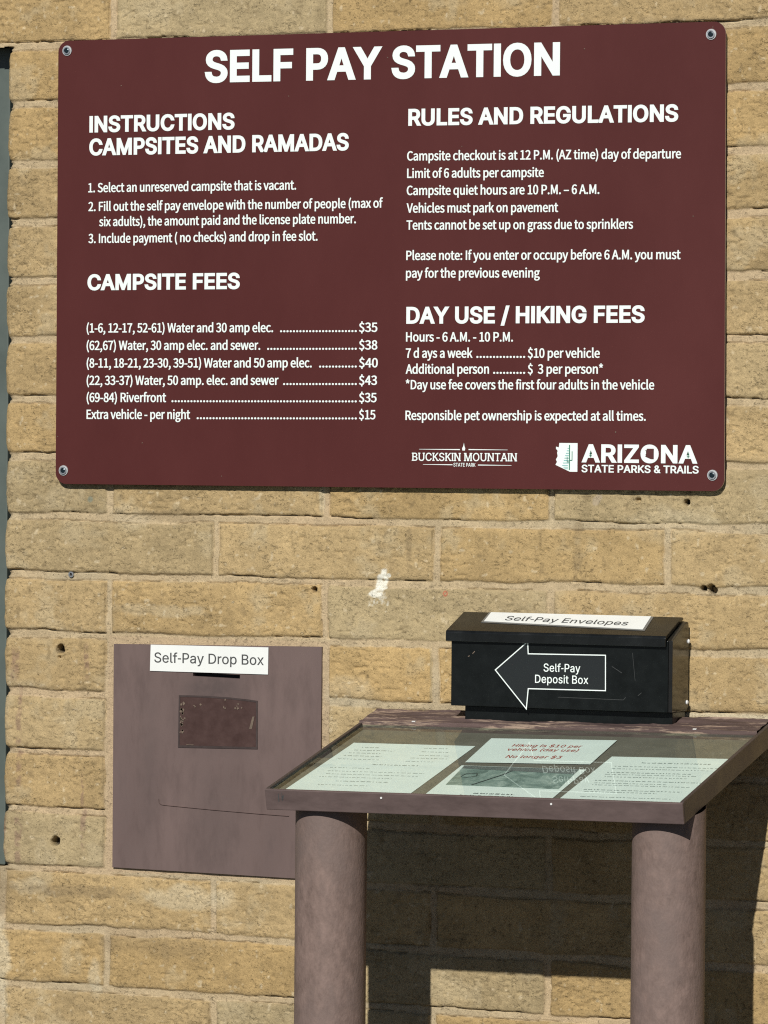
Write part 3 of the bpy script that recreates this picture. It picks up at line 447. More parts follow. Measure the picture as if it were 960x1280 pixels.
TEXT = [
 ('title', 'SELF PAY STATION', 'I', 0.1829, 2.1859, 0.8272, 2.1827, 0.0545),
 ('instructions_heading', 'INSTRUCTIONS', 'I', -0.0354, 2.1059, 0.2396, 2.1060, 0.0283),
 ('instructions_heading', 'CAMPSITES AND RAMADAS', 'I', -0.0355, 2.0665, 0.4508, 2.0669, 0.0291),
 ('instruction_text', '1. Select an unreserved campsite that is vacant.', 'C', -0.0368, 2.0035, 0.3548, 2.0028, 0.0159),
 ('instruction_text', '2. Fill out the self pay envelope with the number of people (max of', 'C', -0.0365, 1.9714, 0.5137, 1.9705, 0.0158),
 ('instruction_text', 'six adults), the amount paid and the license plate number.', 'C', -0.0157, 1.9453, 0.4650, 1.9451, 0.0158),
 ('instruction_text', '3. Include payment ( no checks) and drop in fee slot.', 'C', -0.0361, 1.9166, 0.3951, 1.9168, 0.0159),
 ('fees_heading', 'CAMPSITE FEES', 'I', -0.0372, 1.8357, 0.2516, 1.8365, 0.0276),
 ('fee_row_text', '(1-6, 12-17, 52-61) Water and 30 amp elec.', 'C', -0.0383, 1.7633, 0.3143, 1.7636, 0.0159),
 ('fee_row_text', '........................', 'C', 0.3269, 1.7636, 0.4682, 1.7637, 0.0157),
 ('fee_row_text', '$35', 'C', 0.4718, 1.7637, 0.5056, 1.7637, 0.0156),
 ('fee_row_text', '(62,67) Water, 30 amp elec. and sewer.', 'C', -0.0381, 1.7334, 0.2906, 1.7339, 0.0159),
 ('fee_row_text', '............................', 'C', 0.3031, 1.7339, 0.4684, 1.7342, 0.0157),
 ('fee_row_text', '$38', 'C', 0.4721, 1.7342, 0.5059, 1.7343, 0.0156),
 ('fee_row_text', '(8-11, 18-21, 23-30, 39-51) Water and 50 amp elec.', 'C', -0.0378, 1.7032, 0.3862, 1.7043, 0.0159),
 ('fee_row_text', '............', 'C', 0.3994, 1.7043, 0.4687, 1.7045, 0.0157),
 ('fee_row_text', '$40', 'C', 0.4724, 1.7045, 0.5069, 1.7046, 0.0156),
 ('fee_row_text', '(22, 33-37) Water, 50 amp. elec. and sewer', 'C', -0.0376, 1.6735, 0.3251, 1.6748, 0.0159),
 ('fee_row_text', '.......................', 'C', 0.3333, 1.6748, 0.4690, 1.6753, 0.0157),
 ('fee_row_text', '$43', 'C', 0.4726, 1.6753, 0.5057, 1.6754, 0.0156),
 ('fee_row_text', '(69-84) Riverfront', 'C', -0.0374, 1.6442, 0.1148, 1.6448, 0.0160),
 ('fee_row_text', '..........................................................', 'C', 0.1246, 1.6449, 0.4692, 1.6463, 0.0158),
 ('fee_row_text', '$35', 'C', 0.4729, 1.6464, 0.5052, 1.6465, 0.0156),
 ('fee_row_text', 'Extra vehicle - per night', 'C', -0.0372, 1.6152, 0.1604, 1.6162, 0.0160),
 ('fee_row_text', '..................................................', 'C', 0.1724, 1.6163, 0.4695, 1.6178, 0.0158),
 ('fee_row_text', '$15', 'C', 0.4731, 1.6178, 0.5033, 1.6180, 0.0156),
 ('rules_heading', 'RULES AND REGULATIONS', 'I', 0.5584, 2.1056, 1.0331, 2.1031, 0.0282),
 ('rules_text', 'Campsite checkout is at 12 P.M. (AZ time) day of departure', 'C', 0.5567, 2.0480, 1.0385, 2.0436, 0.0156),
 ('rules_text', 'Limit of 6 adults per campsite', 'C', 0.5570, 2.0191, 0.8007, 2.0171, 0.0157),
 ('rules_text', 'Campsite quiet hours are 10 P.M. – 6 A.M.', 'C', 0.5566, 1.9907, 0.8982, 1.9880, 0.0157),
 ('rules_text', 'Vehicles must park on pavement', 'C', 0.5566, 1.9615, 0.8265, 1.9595, 0.0157),
 ('rules_text', 'Tents cannot be set up on grass due to sprinklers', 'C', 0.5567, 1.9333, 0.9570, 1.9306, 0.0156),
 ('note_text', 'Please note: If you enter or occupy before 6 A.M. you must', 'C', 0.5567, 1.8829, 1.0394, 1.8806, 0.0156),
 ('note_text', 'pay for the previous evening', 'C', 0.5564, 1.8535, 0.7952, 1.8525, 0.0157),
 ('day_use_heading', 'DAY USE / HIKING FEES', 'I', 0.5577, 1.7771, 0.9785, 1.7780, 0.0282),
 ('day_use_text', 'Hours - 6 A.M. - 10 P.M.', 'C', 0.5574, 1.7476, 0.7489, 1.7475, 0.0157),
 ('day_use_text', '7 d ays a week', 'C', 0.5573, 1.7206, 0.6774, 1.7207, 0.0158),
 ('day_use_text', '...............', 'C', 0.6838, 1.7207, 0.7708, 1.7208, 0.0157),
 ('day_use_text', '$10 per vehicle', 'C', 0.7750, 1.7208, 0.9014, 1.7209, 0.0156),
 ('day_use_text', 'Additional person', 'C', 0.5573, 1.6941, 0.7068, 1.6945, 0.0158),
 ('day_use_text', '..........', 'C', 0.7139, 1.6945, 0.7710, 1.6946, 0.0157),
 ('day_use_text', '$  3 per person*', 'C', 0.7752, 1.6946, 0.9073, 1.6950, 0.0156),
 ('day_use_text', '*Day use fee covers the first four adults in the vehicle', 'C', 0.5575, 1.6683, 0.9961, 1.6695, 0.0156),
 ('pet_rule_text', 'Responsible pet ownership is expected at all times.', 'C', 0.5576, 1.6173, 0.9821, 1.6187, 0.0156),
 ('park_name', 'BUCKSKIN MOUNTAIN', 'S', 0.5698, 1.5496, 0.7578, 1.5505, 0.0135),
 ('park_name', 'STATE PARK', 'I', 0.6447, 1.5408, 0.6841, 1.5409, 0.0061),
 ('state_name', 'ARIZONA', 'I', 0.8710, 1.5500, 1.0714, 1.5500, 0.0299),
 ('state_name', 'STATE PARKS & TRAILS', 'I', 0.8711, 1.5339, 1.0736, 1.5340, 0.0125),
]

# ------------------------------------------------------------------ lettering
def parse(s):
    out = []
    for c in s.split(';'):
        a = [int(t) for t in c.split()]
        if len(a) >= 6: out.append([(a[i], a[i+1]) for i in range(0, len(a), 2)])
    return out

def area(c):
    return 0.5*sum(c[i-1][0]*c[i][1]-c[i][0]*c[i-1][1] for i in range(len(c)))

def embolden(cs, ex, ey):
    if not cs or (ex == 0 and ey == 0): return cs
    big = max(cs, key=lambda c: abs(area(c)))
    sg = 1 if area(big) > 0 else -1
    res = []
    for c in cs:
        c2 = [c[0]]
        for q in c[1:]:
            if abs(q[0]-c2[-1][0])+abs(q[1]-c2[-1][1]) > 2: c2.append(q)
        n = len(c2); o = []
        for i in range(n):
            p0, p1, p2_ = c2[i-1], c2[i], c2[(i+1) % n]
            a = Vector((p1[0]-p0[0], p1[1]-p0[1])).normalized(); b = Vector((p2_[0]-p1[0], p2_[1]-p1[1])).normalized()
            na = Vector((a.y, -a.x))*sg; nb = Vector((b.y, -b.x))*sg
            k = na+nb; d = max(1+na.dot(nb), 0.45)
            k = k/d
            o.append((p1[0]+k.x*ex, p1[1]+k.y*ey))
        res.append(o)
    return res

GC = {}
def glyph(font, ch, ex, ey):
    key = (font, ch, ex, ey)
    if key not in GC:
        src = 'I' if font in 'SA' else font
        w, s = GLYPHS[src][ch]
        cs = parse(s)
        if font == 'A' and ch in 'AO' and len(cs) > 1:            # state wordmark: solid A and O
            big = max(cs, key=lambda c: abs(area(c))); sg = area(big) > 0
            cs = [c for c in cs if (area(c) > 0) == sg]
        cs = embolden(cs, ex, ey)
        if font == 'S' and cs:                                           # slab serifs on the stem ends
            extra = []
            for c in cs:
                for i in range(len(c)):
                    (xa, ya), (xb, yb) = c[i-1], c[i]
                    if abs(ya-yb) < 2 and (ya < 15 or ya > 990) and 60 < abs(xa-xb) < 330:
                        x0, x1 = min(xa, xb)-75, max(xa, xb)+75
                        lo = ya < 500
                        extra.append([(x0, ya), (x1, ya), (x1, ya+120), (x0, ya+120)] if lo else [(x0, ya-120), (x1, ya-120), (x1, ya), (x0, ya)])
            if ch == 'B':
                xm = min(q[0] for c in cs for q in c)
                extra += [[(xm-75, -ey), (xm+30, -ey), (xm+30, 120), (xm-75, 120)], [(xm-75, 880), (xm+30, 880), (xm+30, 1000+ey), (xm-75, 1000+ey)]]
            sgn = area(max(cs, key=lambda c: abs(area(c)))) > 0
            cs = cs+[e if (area(e) > 0) == sgn else e[::-1] for e in extra]
        GC[key] = (w, cdt(cs) if cs else ([], []), cs)
    return GC[key]

def line(mb, text, font, P, Q, cap, T, ex=0, ey=0, track=0, mi=0):
    """one line of lettering with ink from P to Q on its baseline (plane coordinates), T(p,q) -> world"""
    V = []; F = []; x = 0
    for ch in text:
        w, (vs, fs), _ = glyph(font, ch, ex, ey)
        n = len(V)
        V += [(x+a, b) for a, b in vs]
        F += [tuple(i+n for i in f) for f in fs]
        x += w+2*ex+track
    x0 = min(v[0] for v in V); x1 = max(v[0] for v in V)
    sx = 1/(x1-x0); sy = cap/(1000+2*ey)
    d = (Q[0]-P[0], Q[1]-P[1])
    W_ = []
    for a, b in V:
        t = (a-x0)*sx
        W_.append(T(P[0]+d[0]*t, P[1]+d[1]*t+(b+ey)*sy))
    mb.add(W_, F, mi)

rng = np.random.default_rng(7)

# ------------------------------------------------------------------ ground
g = MB(); g.box(-150, 150, -300, 150, -0.3, 0.0)
o = g.build('ground', MAT['ground']); tag(o, kind='structure')

# ------------------------------------------------------------------ block wall
def vn(x, z, s, seed, sz=None):
    sz = sz or s
    tab = np.random.default_rng(seed).random((256, 256)).astype(np.float32)
    u = x/s+1000.37; w = z/sz+1000.71
    i = np.floor(u).astype(np.int64); j = np.floor(w).astype(np.int64)
    a = (u-i); b = (w-j)
    a = a*a*(3-2*a); b = b*b*(3-2*b)
    i &= 255; j &= 255; i1 = (i+1) & 255; j1 = (j+1) & 255
    return 2*((tab[i, j]*(1-a)+tab[i1, j]*a)*(1-b)+(tab[i, j1]*(1-a)+tab[i1, j1]*a)*b)-1
def ss(a, b, x):
    t = np.clip((x-a)/(b-a), 0, 1); return t*t*(3-2*t)

Z0, CB, BL = 2.2591, 0.1016, 0.4064
STEP = 0.0017
xs = np.concatenate([np.arange(-1.4, -0.275, 0.009), np.arange(-0.275, 1.265, STEP), np.arange(1.27, 2.4, 0.009)])
zs = np.concatenate([np.arange(0.0, 0.50, 0.009), np.arange(0.505, 2.40, STEP), np.arange(2.405, 2.9, 0.009)])
X, Z = np.meshgrid(xs, zs, indexing='ij')
X = X.astype(np.float64); Z = Z.astype(np.float64)
wx = X+0.0016*vn(X, Z, .045, 1)+0.0008*vn(X, Z, .011, 2)
wz = Z+0.0022*vn(X, Z, .07, 3)+0.0011*vn(X, Z, .013, 4)
k = (Z0-wz)/CB
ci = np.floor(k).astype(int); fr_ = k-ci
hb = 0.0070+0.0018*vn(X, Z, .11, 5)
near_top = fr_ < 0.5
db = np.minimum(fr_, 1-fr_)*CB-hb
par = (ci % 2 == 0).astype(float)                    # even courses: joints on odd halves
jj = (wx/(BL/2)-par)/2
bi = np.floor(jj).astype(int)
dj = np.abs(jj-np.round(jj))*BL
zone = (ci >= 0) & (ci <= 13)
dj = np.where(zone & (wx < -0.1), 1.0, dj)
spec_ = (ci == 10) | (ci == 12)
dj = np.where(spec_ & (wx < 0.5), np.minimum(np.abs(wx), np.abs(wx-BL)), dj)
bi = np.where(spec_ & (wx < 0.6), 40+(wx > 0)*1+(wx > BL)*1, bi)
dj = dj-(0.0064+0.0012*vn(X, Z, .09, 6))
d = np.minimum(db, dj)
door = (X > 0.0) & (X < 0.416) & (Z > 0.8367) & (Z < 1.243)
d = np.where(door, np.minimum(d, -0.004), d)
tabA = np.random.default_rng(11).random((64, 64, 4))
cA = tabA[ci & 63, bi & 63]
inside = np.clip(d, 0, None)
bl = 1-np.exp(-inside/0.0032)
rough = .00055*vn(X, Z, .024, 21, .014)+.0006*vn(X, Z, .0105, 22, .007)+.00055*vn(X, Z, .0052, 23)
pit = vn(X, Z, .0115, 24, .0058)+.5*vn(X, Z, .006, 25, .0045)+.45*vn(X, Z, .09, 26)*(1+cA[..., 0])
tear = vn(X+.012*vn(X, Z, .02, 33), Z+.008*vn(X, Z, .025, 34), .028, 27, .007)+.45*vn(X, Z, .008, 28, .005)
hB = .0022*bl+(cA[..., 1]-.5)*.0016*bl+(cA[..., 2]-.5)*.002*(fr_-.5)*bl+rough*(.5+.5*bl)*(.55+.55*cA[..., 3])
hB -= .0014*ss(.62, 1.05, pit)+.0017*ss(.80, 1.08, tear)*bl
hM = -.0027+.0010*vn(X, Z, .03, 29)+.0004*vn(X, Z, .007, 30)+.0016*vn(X, Z, .17, 31)
wM = ss(-.0012, .0012, d)
h = hM*(1-wM)+hB*wM
crack = np.exp(-(d/.00095)**2)*ss(-.02, .34, vn(X, Z, .06, 32, .05)+.35*vn(X, Z, .013, 35)+.22*(near_top*1.0)-.25*(d == dj))
h -= .0068*crack
# drilled holes and chipped spots
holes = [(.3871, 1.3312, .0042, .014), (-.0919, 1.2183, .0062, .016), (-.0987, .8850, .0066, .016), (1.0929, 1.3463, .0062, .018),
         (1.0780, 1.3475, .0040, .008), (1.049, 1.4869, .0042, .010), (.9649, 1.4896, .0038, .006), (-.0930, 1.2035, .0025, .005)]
for hx, hz, hr, hd in holes:
    hr *= 1.25; hd = min(hd*1.6, .022)
    rr_ = np.hypot(X-hx, Z-hz)*(1+.18*vn(X, Z, .006, 41))
    h -= hd*ss(hr*1.12, hr*.72, rr_)
# recess behind the drop box door
rec = (X > 0.016) & (X < 0.399) & (Z > 0.849) & (Z < 1.226)
h = np.where(rec, -0.020, h)
# ragged, rounded block ends at the window opening
zc = (fr_-.5)*2
xe = -.2010-.0050*(1-np.abs(zc)**3)+.003*(tabA[ci & 63, 3, 0]-.5)+.0012*vn(X, Z, .02, 43)+.002*(np.abs(zc) > .93)
de = X-xe
opz = (k > 0.0) & (k < 14.0)
Rr = .016
arc = -Rr+np.sqrt(np.clip(Rr**2-np.clip(Rr-de, 0, Rr)**2, 0, None))
h = np.where(opz, h+np.where(de > 0, arc, -Rr+np.clip(de, -.03, 0)*6), h)
dz_ = np.minimum(np.abs(k-0.0), np.abs(k-14.0))
kill = opz & (de < -.007)
# colours
def mixc(c, col, w):
    return c*(1-w[..., None])+np.array(col)*w[..., None]
tan = np.array([.425, .310, .155]); yel = np.array([.430, .298, .130]); gry = np.array([.390, .312, .180])
t_ = cA[..., 0]
C = tan+np.zeros(X.shape+(1,))
C = mixc(C, yel, ss(.45, .95, t_))
C = mixc(C, gry, ss(.42, .05, t_))
C *= (.94+.12*cA[..., 2])[..., None]
C *= (1+.10*vn(X, Z, .06, 51)+.08*vn(X, Z, .02, 52)+.08*vn(X, Z, .007, 53)+.05*vn(X, Z, .2, 54))[..., None]
C = mixc(C, (.47, .39, .25), .45*ss(.25, .9, vn(X, Z, .05, 55)+.4*vn(X, Z, .012, 56)))
C = mixc(C, (.20, .145, .075), .45*ss(.62, 1.1, vn(X, Z, .010, 57)+.5*vn(X, Z, .0048, 58)))
C = mixc(C, (.60, .50, .34), .6*ss(.80, 1.1, vn(X, Z, .008, 59)+.45*vn(X, Z, .0045, 60)))
edge = np.exp(-(np.clip(d, 0, None)/.006)**2)
C = mixc(C, (.30, .245, .155), .27*edge*ss(-.2, .6, vn(X, Z, .07, 61)+.4*vn(X, Z, .016, 62)))
Mo = np.array([.468, .368, .232])+np.zeros(X.shape+(1,))
Mo = mixc(Mo, (.485, .365, .230), ss(-.2, .7, vn(X, Z, .25, 63))*.7)
Mo = mixc(Mo, (.41, .345, .235), ss(.0, .8, vn(X, Z, .16, 64))*.7)
Mo *= (1+.09*vn(X, Z, .02, 65)+.08*vn(X, Z, .006, 66))[..., None]
C = C*wM[..., None]+Mo*(1-wM)[..., None]
C = mixc(C, (.46, .34, .22), np.where(door, .6, 0.0))
nz = vn(X, Z, .012, 71)+.7*vn(X, Z, .005, 72)+.5*vn(X, Z, .0028, 75)
for hx, hz, hr, hd in holes[:6]:                       # shade inside the drilled holes, painted in near-black
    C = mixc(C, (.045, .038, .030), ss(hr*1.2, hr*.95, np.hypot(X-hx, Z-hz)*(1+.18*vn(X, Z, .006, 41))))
nz2 = vn(X, Z, .03, 73)+.5*vn(X, Z, .009, 74)
def blob(cx, cz, rx, rz, tilt=0):
    a = X-cx-(Z-cz)*tilt
    return (a/rx)**2+((Z-cz)/rz)**2
spl = np.maximum(ss(1.25, .75, blob(.5110, 1.3450, .0110, .021, .22)+.33*nz), ss(1.2, .7, blob(.503, 1.3265, .0170, .0075, -.2)+.42*nz))
spl = np.maximum(spl, .6*ss(.5, 1.0, nz)*ss(1.3, .4, blob(.506, 1.306, .020, .022)))
spl = np.maximum(spl, ss(1.1, .8, blob(.5245, 1.358, .0035, .0035)))
spl *= 1-ss(1.0, .4, blob(.513, 1.350, .0028, .0024))
spl = spl*(1-.5*ss(.5, .8, pit)*wM)
C = mixc(C, (.84, .84, .80), spl)
red = np.exp(-((np.hypot(X-.6261, (Z-1.3295)*.9)-.0032)/.0011)**2)
C = mixc(C, (.55, .09, .05), .85*red)
# old mauve paint smears beside the drop box
for sx, w, za, zb in ((-.172, .0065, .845, .935), (-.172, .0055, .98, 1.105), (-.180, .0100, 1.165, 1.215), (-.170, .004, 1.105, 1.15),
                      (-.045, .0055, .875, .945), (-.041, .0050, 1.17, 1.225), (-.0475, .003, .95, 1.0), (-.205, .012, .842, .925)):
    ms = ss(w*1.3, w*.5, np.abs(X-sx+.3*w*nz2))*ss(za-.01, za+.01, Z)*ss(zb+.01, zb-.01, Z)*ss(-.75, .35, nz+.4*nz2)
    C = mixc(C, (.235, .140, .115), .55*ms)
# pale lime bloom
for cx, cz, rx, rz, s_ in ((-.205, .66, .018, .09, .8), (-.225, .79, .012, .04, .6), (-.02, .655, .014, .035, .55), (.155, .80, .10, .022, .55), (-.15, .805, .04, .018, .5),
                           (1.12, 1.141, .09, .006, .9), (.40, 1.482, .006, .03, .7), (.04, 1.45, .05, .03, .3), (.45, 1.16, .05, .03, .3), (1.02, 1.45, .08, .03, .25), (.10, 1.29, .09, .012, .35)):
    C = mixc(C, (.60, .55, .42), .68*s_*ss(1.3, .2, blob(cx, cz, rx, rz)+.5*nz2))
# dark grime under some joints
for cx, cz, rx, rz, s_ in ((-.08, .800, .13, .012, .55), (.10, .715, .13, .02, .35), (-.2, .80, .03, .05, .4), (.12, 1.452, .12, .01, .35), (.86, 1.41, .01, .05, .45), (.56, 1.40, .006, .045, .5), (.115, .72, .008, .05, .3)):
    C = mixc(C, (.23, .17, .095), s_*ss(1.3, .2, blob(cx, cz, rx, rz)+.6*nz2))
C = mixc(C, (.20, .23, .19), .8*ss(1.3, .5, blob(-.0366, 1.4773, .005, .0055)+.3*nz))
C = mixc(C, (.40, .33, .25), .7*ss(1.2, .7, blob(.893, 1.489, .0075, .010, .5)+.4*nz))
lum = C.mean(-1, keepdims=True)
C = (lum+(C-lum)*.86)*np.array([1.09, 1.055, .955])*(1-.0*spl[..., None])-.10*spl[..., None]
C = np.clip(C, .01, .9)

wall = thing('block_wall', 'sunlit tan slump block wall with pale mortar joints carrying the maroon sign', 'wall', (0, 0, 0))
nx, nzv = X.shape
co = np.stack([X, -h, Z], -1).reshape(-1, 3).astype(np.float32)
idx = np.arange(nx*nzv).reshape(nx, nzv)
quads = np.stack([idx[:-1, :-1], idx[1:, :-1], idx[1:, 1:], idx[:-1, 1:]], -1).reshape(-1, 4)
kk = kill[:-1, :-1] | kill[1:, :-1] | kill[1:, 1:] | kill[:-1, 1:]
quads = quads[~kk.reshape(-1)]
me = bpy.data.meshes.new('block_face')
me.vertices.add(len(co)); me.vertices.foreach_set('co', co.ravel())
me.loops.add(quads.size); me.loops.foreach_set('vertex_index', quads.ravel().astype(np.int32))
me.polygons.add(len(quads)); me.polygons.foreach_set('loop_start', np.arange(0, quads.size, 4, dtype=np.int32))
ca = me.attributes.new('block_color', 'FLOAT_COLOR', 'POINT')
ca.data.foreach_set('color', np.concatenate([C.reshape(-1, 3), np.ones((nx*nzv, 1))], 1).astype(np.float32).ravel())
me.update(calc_edges=True); me.validate()
me.materials.append(MAT['block'])
me.shade_smooth()
link(bpy.data.objects.new('block_face', me), wall)
del X, Z, wx, wz, k, ci, C, Mo, h, co, quads
c = MB()
c.box(-.185, 2.39, .024, .2, 0, 2.9); c.box(-1.39, -.226, .024, .2, 0, .832); c.box(-1.39, -.226, .024, .2, 2.264, 2.9)
c.build('wall_core', MAT['core'], wall)
# grey window unit in the opening at the left
wnd = MB()
for a in ((-.300, -.226, .834, 2.262), (-1.39, -1.32, .834, 2.262)): wnd.box(a[0], a[1], .052, .115, a[2], a[3])
wnd.box(-1.32, -.300, .052, .115, .834, .90); wnd.box(-1.32, -.300, .052, .115, 2.19, 2.262)
wf = wnd.build('window_frame', MAT['window_frame'], wall, bevel=.002)
pn = MB()
for i in range(9):
    pn.box(-1.32, -.300, .075+.006*(i % 2), .10, .90+i*1.29/9, .90+(i+1)*1.29/9-.004)
pn.build('shutter_panel', MAT['window_panel'], wf)
# ring anchor left in the mortar
def ring(mb, cx, cz, y, r0, r1, th, n=20, mi=0):
    vs = []
    for i in range(n):
        a = 2*math.pi*i/n; c_, s_ = math.cos(a), math.sin(a)
        vs += [(cx+r0*c_, y, cz+r0*s_), (cx+r1*c_, y, cz+r1*s_), (cx+r1*c_, y-th, cz+r1*s_), (cx+r0*c_, y-th, cz+r0*s_)]
    fs = []
    for i in range(n):
        a, b = 4*i, 4*((i+1) % n)
        for q in range(4): fs.append((a+q, a+(q+1) % 4, b+(q+1) % 4, b+q))
    mb.add(vs, fs, mi)
def disc(mb, cx, cz, y, r, th, n=20, mi=0, dome=0):
    vs = [(cx+r*math.cos(2*math.pi*i/n), y, cz+r*math.sin(2*math.pi*i/n)) for i in range(n)]
    vs += [(cx+r*math.cos(2*math.pi*i/n), y-th, cz+r*math.sin(2*math.pi*i/n)) for i in range(n)]
    vs += [(cx+.6*r*math.cos(2*math.pi*i/n), y-th-dome, cz+.6*r*math.sin(2*math.pi*i/n)) for i in range(n)]
    fs = [tuple(range(n)), tuple(range(3*n-1, 2*n-1, -1))]
    for i in range(n):
        j = (i+1) % n
        fs += [(i, j, n+j, n+i), (n+i, n+j, 2*n+j, 2*n+i)]
    mb.add(vs, fs, mi)
a_ = MB(); ring(a_, -.0727, 1.3472, .004, .0026, .0050, .0055); disc(a_, -.0727, 1.3472, .004, .0016, .004, mi=1)
a_.build('screw_anchor', [MAT['steel'], MAT['dark_hole']], wall)

# ------------------------------------------------------------------ maroon sign
YF, YB = -.0150, -.0120
sg = thing('information_sign', 'large maroon self pay station sign with white lettering bolted to the block wall', 'sign', (.51, -.012, 1.5))
TLc, TRc, BRc, BLc = (-.0966, 2.2643), (1.1124, 2.2628), (1.1173, 1.5060), (-.0963, 1.5032)
def corner(p, a, b, r=.020, n=8):
    p, a, b = Vector(p), Vector(a), Vector(b)
    da = (a-p).normalized(); db_ = (b-p).normalized()
    return [tuple(p+da*r*(1-math.sin(t))+db_*r*(1-math.cos(t))) for t in [i*math.pi/2/n for i in range(n+1)]]
poly = corner(TLc, BLc, TRc)+corner(TRc, TLc, BRc)+corner(BRc, TRc, BLc)+corner(BLc, BRc, TLc)
n = len(poly)
vs = [(p_[0], YF, p_[1]) for p_ in poly]+[(p_[0], YB, p_[1]) for p_ in poly]
fs = [tuple(range(n)), tuple(range(2*n-1, n-1, -1))]+[(i, (i+1) % n, n+(i+1) % n, n+i) for i in range(n)]
mesh('sign_panel', vs, fs, [MAT['sign'], MAT['sign_edge']], sg, fm=[0, 0]+[1]*n)
YT = YF-.0006
TS = lambda p_, q_: (p_, YT, q_)
blocks = {}
WT = {'title': (48, 40), 'I': (48, 38), 'C': (30, 20)}
for nm, tx, f, x0, z0, x1, z1, cap in TEXT:
    mb = blocks.setdefault(nm, MB())
    if f == 'S': ex, ey = 22, 12
    elif nm == 'state_name' and tx == 'ARIZONA': ex, ey, f = 62, 48, 'A'
    elif nm == 'state_name': ex, ey = 46, 34
    elif tx == 'STATE PARK': ex, ey = 24, 14
    elif f == 'I': ex, ey = 66, 52
    else: ex, ey = 36, 22
    line(mb, tx, f, (x0, z0), (x1, z1), cap, TS, ex, ey, track={'I': -2*ex*.74-8, 'A': -2*ex*.55, 'S': -2*ex*.55, 'C': -2*ex-8}[f])
objs = {}
for nm, mb in blocks.items():
    objs[nm] = mb.build(nm, MAT['letter'], sg)
# rules and flame of the park name
rl = MB()
def taper(x0, x1, z, h0, h1):
    rl.add([(x0, YT, z-h0/2), (x1, YT, z-h1/2), (x1, YT, z+h1/2), (x0, YT, z+h0/2)], [(0, 1, 2, 3)])
taper(.583, .656, 1.5690, .0006, .0017); taper(.6715, .741, 1.5692, .0017, .0006)
taper(.590, .643, 1.5438, .0006, .0016); taper(.6885, .748, 1.5438, .0016, .0006)
rl.build('rule_line', MAT['letter'], objs['park_name'])
fl = MB(); v_, f_ = cdt([[(.6605, 1.5675), (.6600, 1.571), (.6620, 1.575), (.6632, 1.5805), (.6640, 1.575), (.6655, 1.571), (.6650, 1.5675)]])
fl.add([(a, YT, b) for a, b in v_], f_); fl.build('flame_mark', MAT['letter'], objs['park_name'])
# state outline emblem with cactus and mountain lines
AZ = [(.17, 1), (1, 1), (1, 0), (.66, 0), (.0, .235), (.07, .34), (.02, .42), (.10, .54), (.07, .66), (.10, .72), (.02, .80), (.02, .87), (.15, .845)]
def az(x0, x1, z0, z1): return [(x0+(x1-x0)*a, z0+(z1-z0)*b) for a, b in AZ]
em = MB(); v_, f_ = cdt([az(.8255, .8640, 1.5345, 1.5815)]); em.add([(a, YT, b) for a, b in v_], f_)
emo = em.build('state_emblem', MAT['letter'], sg)
ml = MB()
def bar(mb, x0, x1, z0, z1, y=YT-.0004): mb.add([(x0, y, z0), (x1, y, z0), (x1, y, z1), (x0, y, z1)], [(0, 1, 2, 3)])
for i, w in enumerate((.0022, .0036, .0050, .0062, .0074, .0086, .0098)):
    bar(ml, .8488-w, .8488, 1.5735-i*.0040-.0013, 1.5735-i*.0040)
for i in range(3): bar(ml, .8375+.002*i, .8475, 1.5452-i*.0026-.0010, 1.5452-i*.0026)
ml.build('mountain_lines', MAT['teal'], emo)
ct = MB()
bar(ct, .8492, .8510, 1.5375, 1.5785); bar(ct, .8510, .8552, 1.5525, 1.5540); bar(ct, .8540, .8553, 1.5540, 1.5680)
bar(ct, .8455, .8492, 1.5500, 1.5513); bar(ct, .8455, .8466, 1.5513, 1.5590)
ct.build('cactus_mark', MAT['green'], emo)
kn = MB(); v_, f_ = cdt([az(.9818, .9965, 1.5565, 1.5735)]); kn.add([(a, YT-.0004, b) for a, b in v_], f_)
kn.build('state_cutout', MAT['maroon_vinyl'], objs['state_name'])
for cx in (.8870, 1.0555):
    cm = MB()
    bar(cm, cx-.0007, cx+.0007, 1.5585, 1.5680); bar(cm, cx-.0024, cx+.0024, 1.5605, 1.5617); bar(cm, cx-.0017, cx+.0017, 1.5640, 1.5650)
    cm.build('cactus_mark', MAT['green'], objs['state_name'])
for bx_, bz_ in ((-.0792, 2.2472), (1.0881, 2.2425), (1.0973, 1.5317), (-.0808, 1.5264)):
    w_ = MB(); disc(w_, bx_, bz_, YF-.0002, .0088, .0014); ring(w_, bx_, bz_, YF-.0015, .0046, .0066, .0022, mi=1)
    b_ = w_.build('mounting_bolt', [MAT['washer'], MAT['steel']], sg)
    s_ = MB(); disc(s_, bx_, bz_, YF-.0015, .0046, .0010, dome=.0008); s_.build('bolt_socket', MAT['socket'], b_)
# small chips in the enamel
for cx, cz in ((.025, 2.185), (.105, 2.135), (.07, 1.575), (-.093, 1.585), (.87, 2.225), (.655, 2.070), (.34, 2.16), (.93, 1.60), (.22, 1.52), (.62, 1.86), (.52, 2.22), (1.06, 1.95)):
    r_ = .0007+.0006*rng.random(); ch_ = MB(); ch_.add([(cx+r_*math.cos(a*1.25)*(.6+.7*rng.random()), YT, cz+r_*math.sin(a*1.25)*(.6+.7*rng.random())) for a in range(5)], [(0, 1, 2, 3, 4)]); ch_.build('paint_chip', MAT['fleck'], sg)
ch_ = MB(); bar(ch_, 1.0905, 1.0912, 2.249, 2.256, YT); ch_.build('scratch', MAT['fleck'], sg)

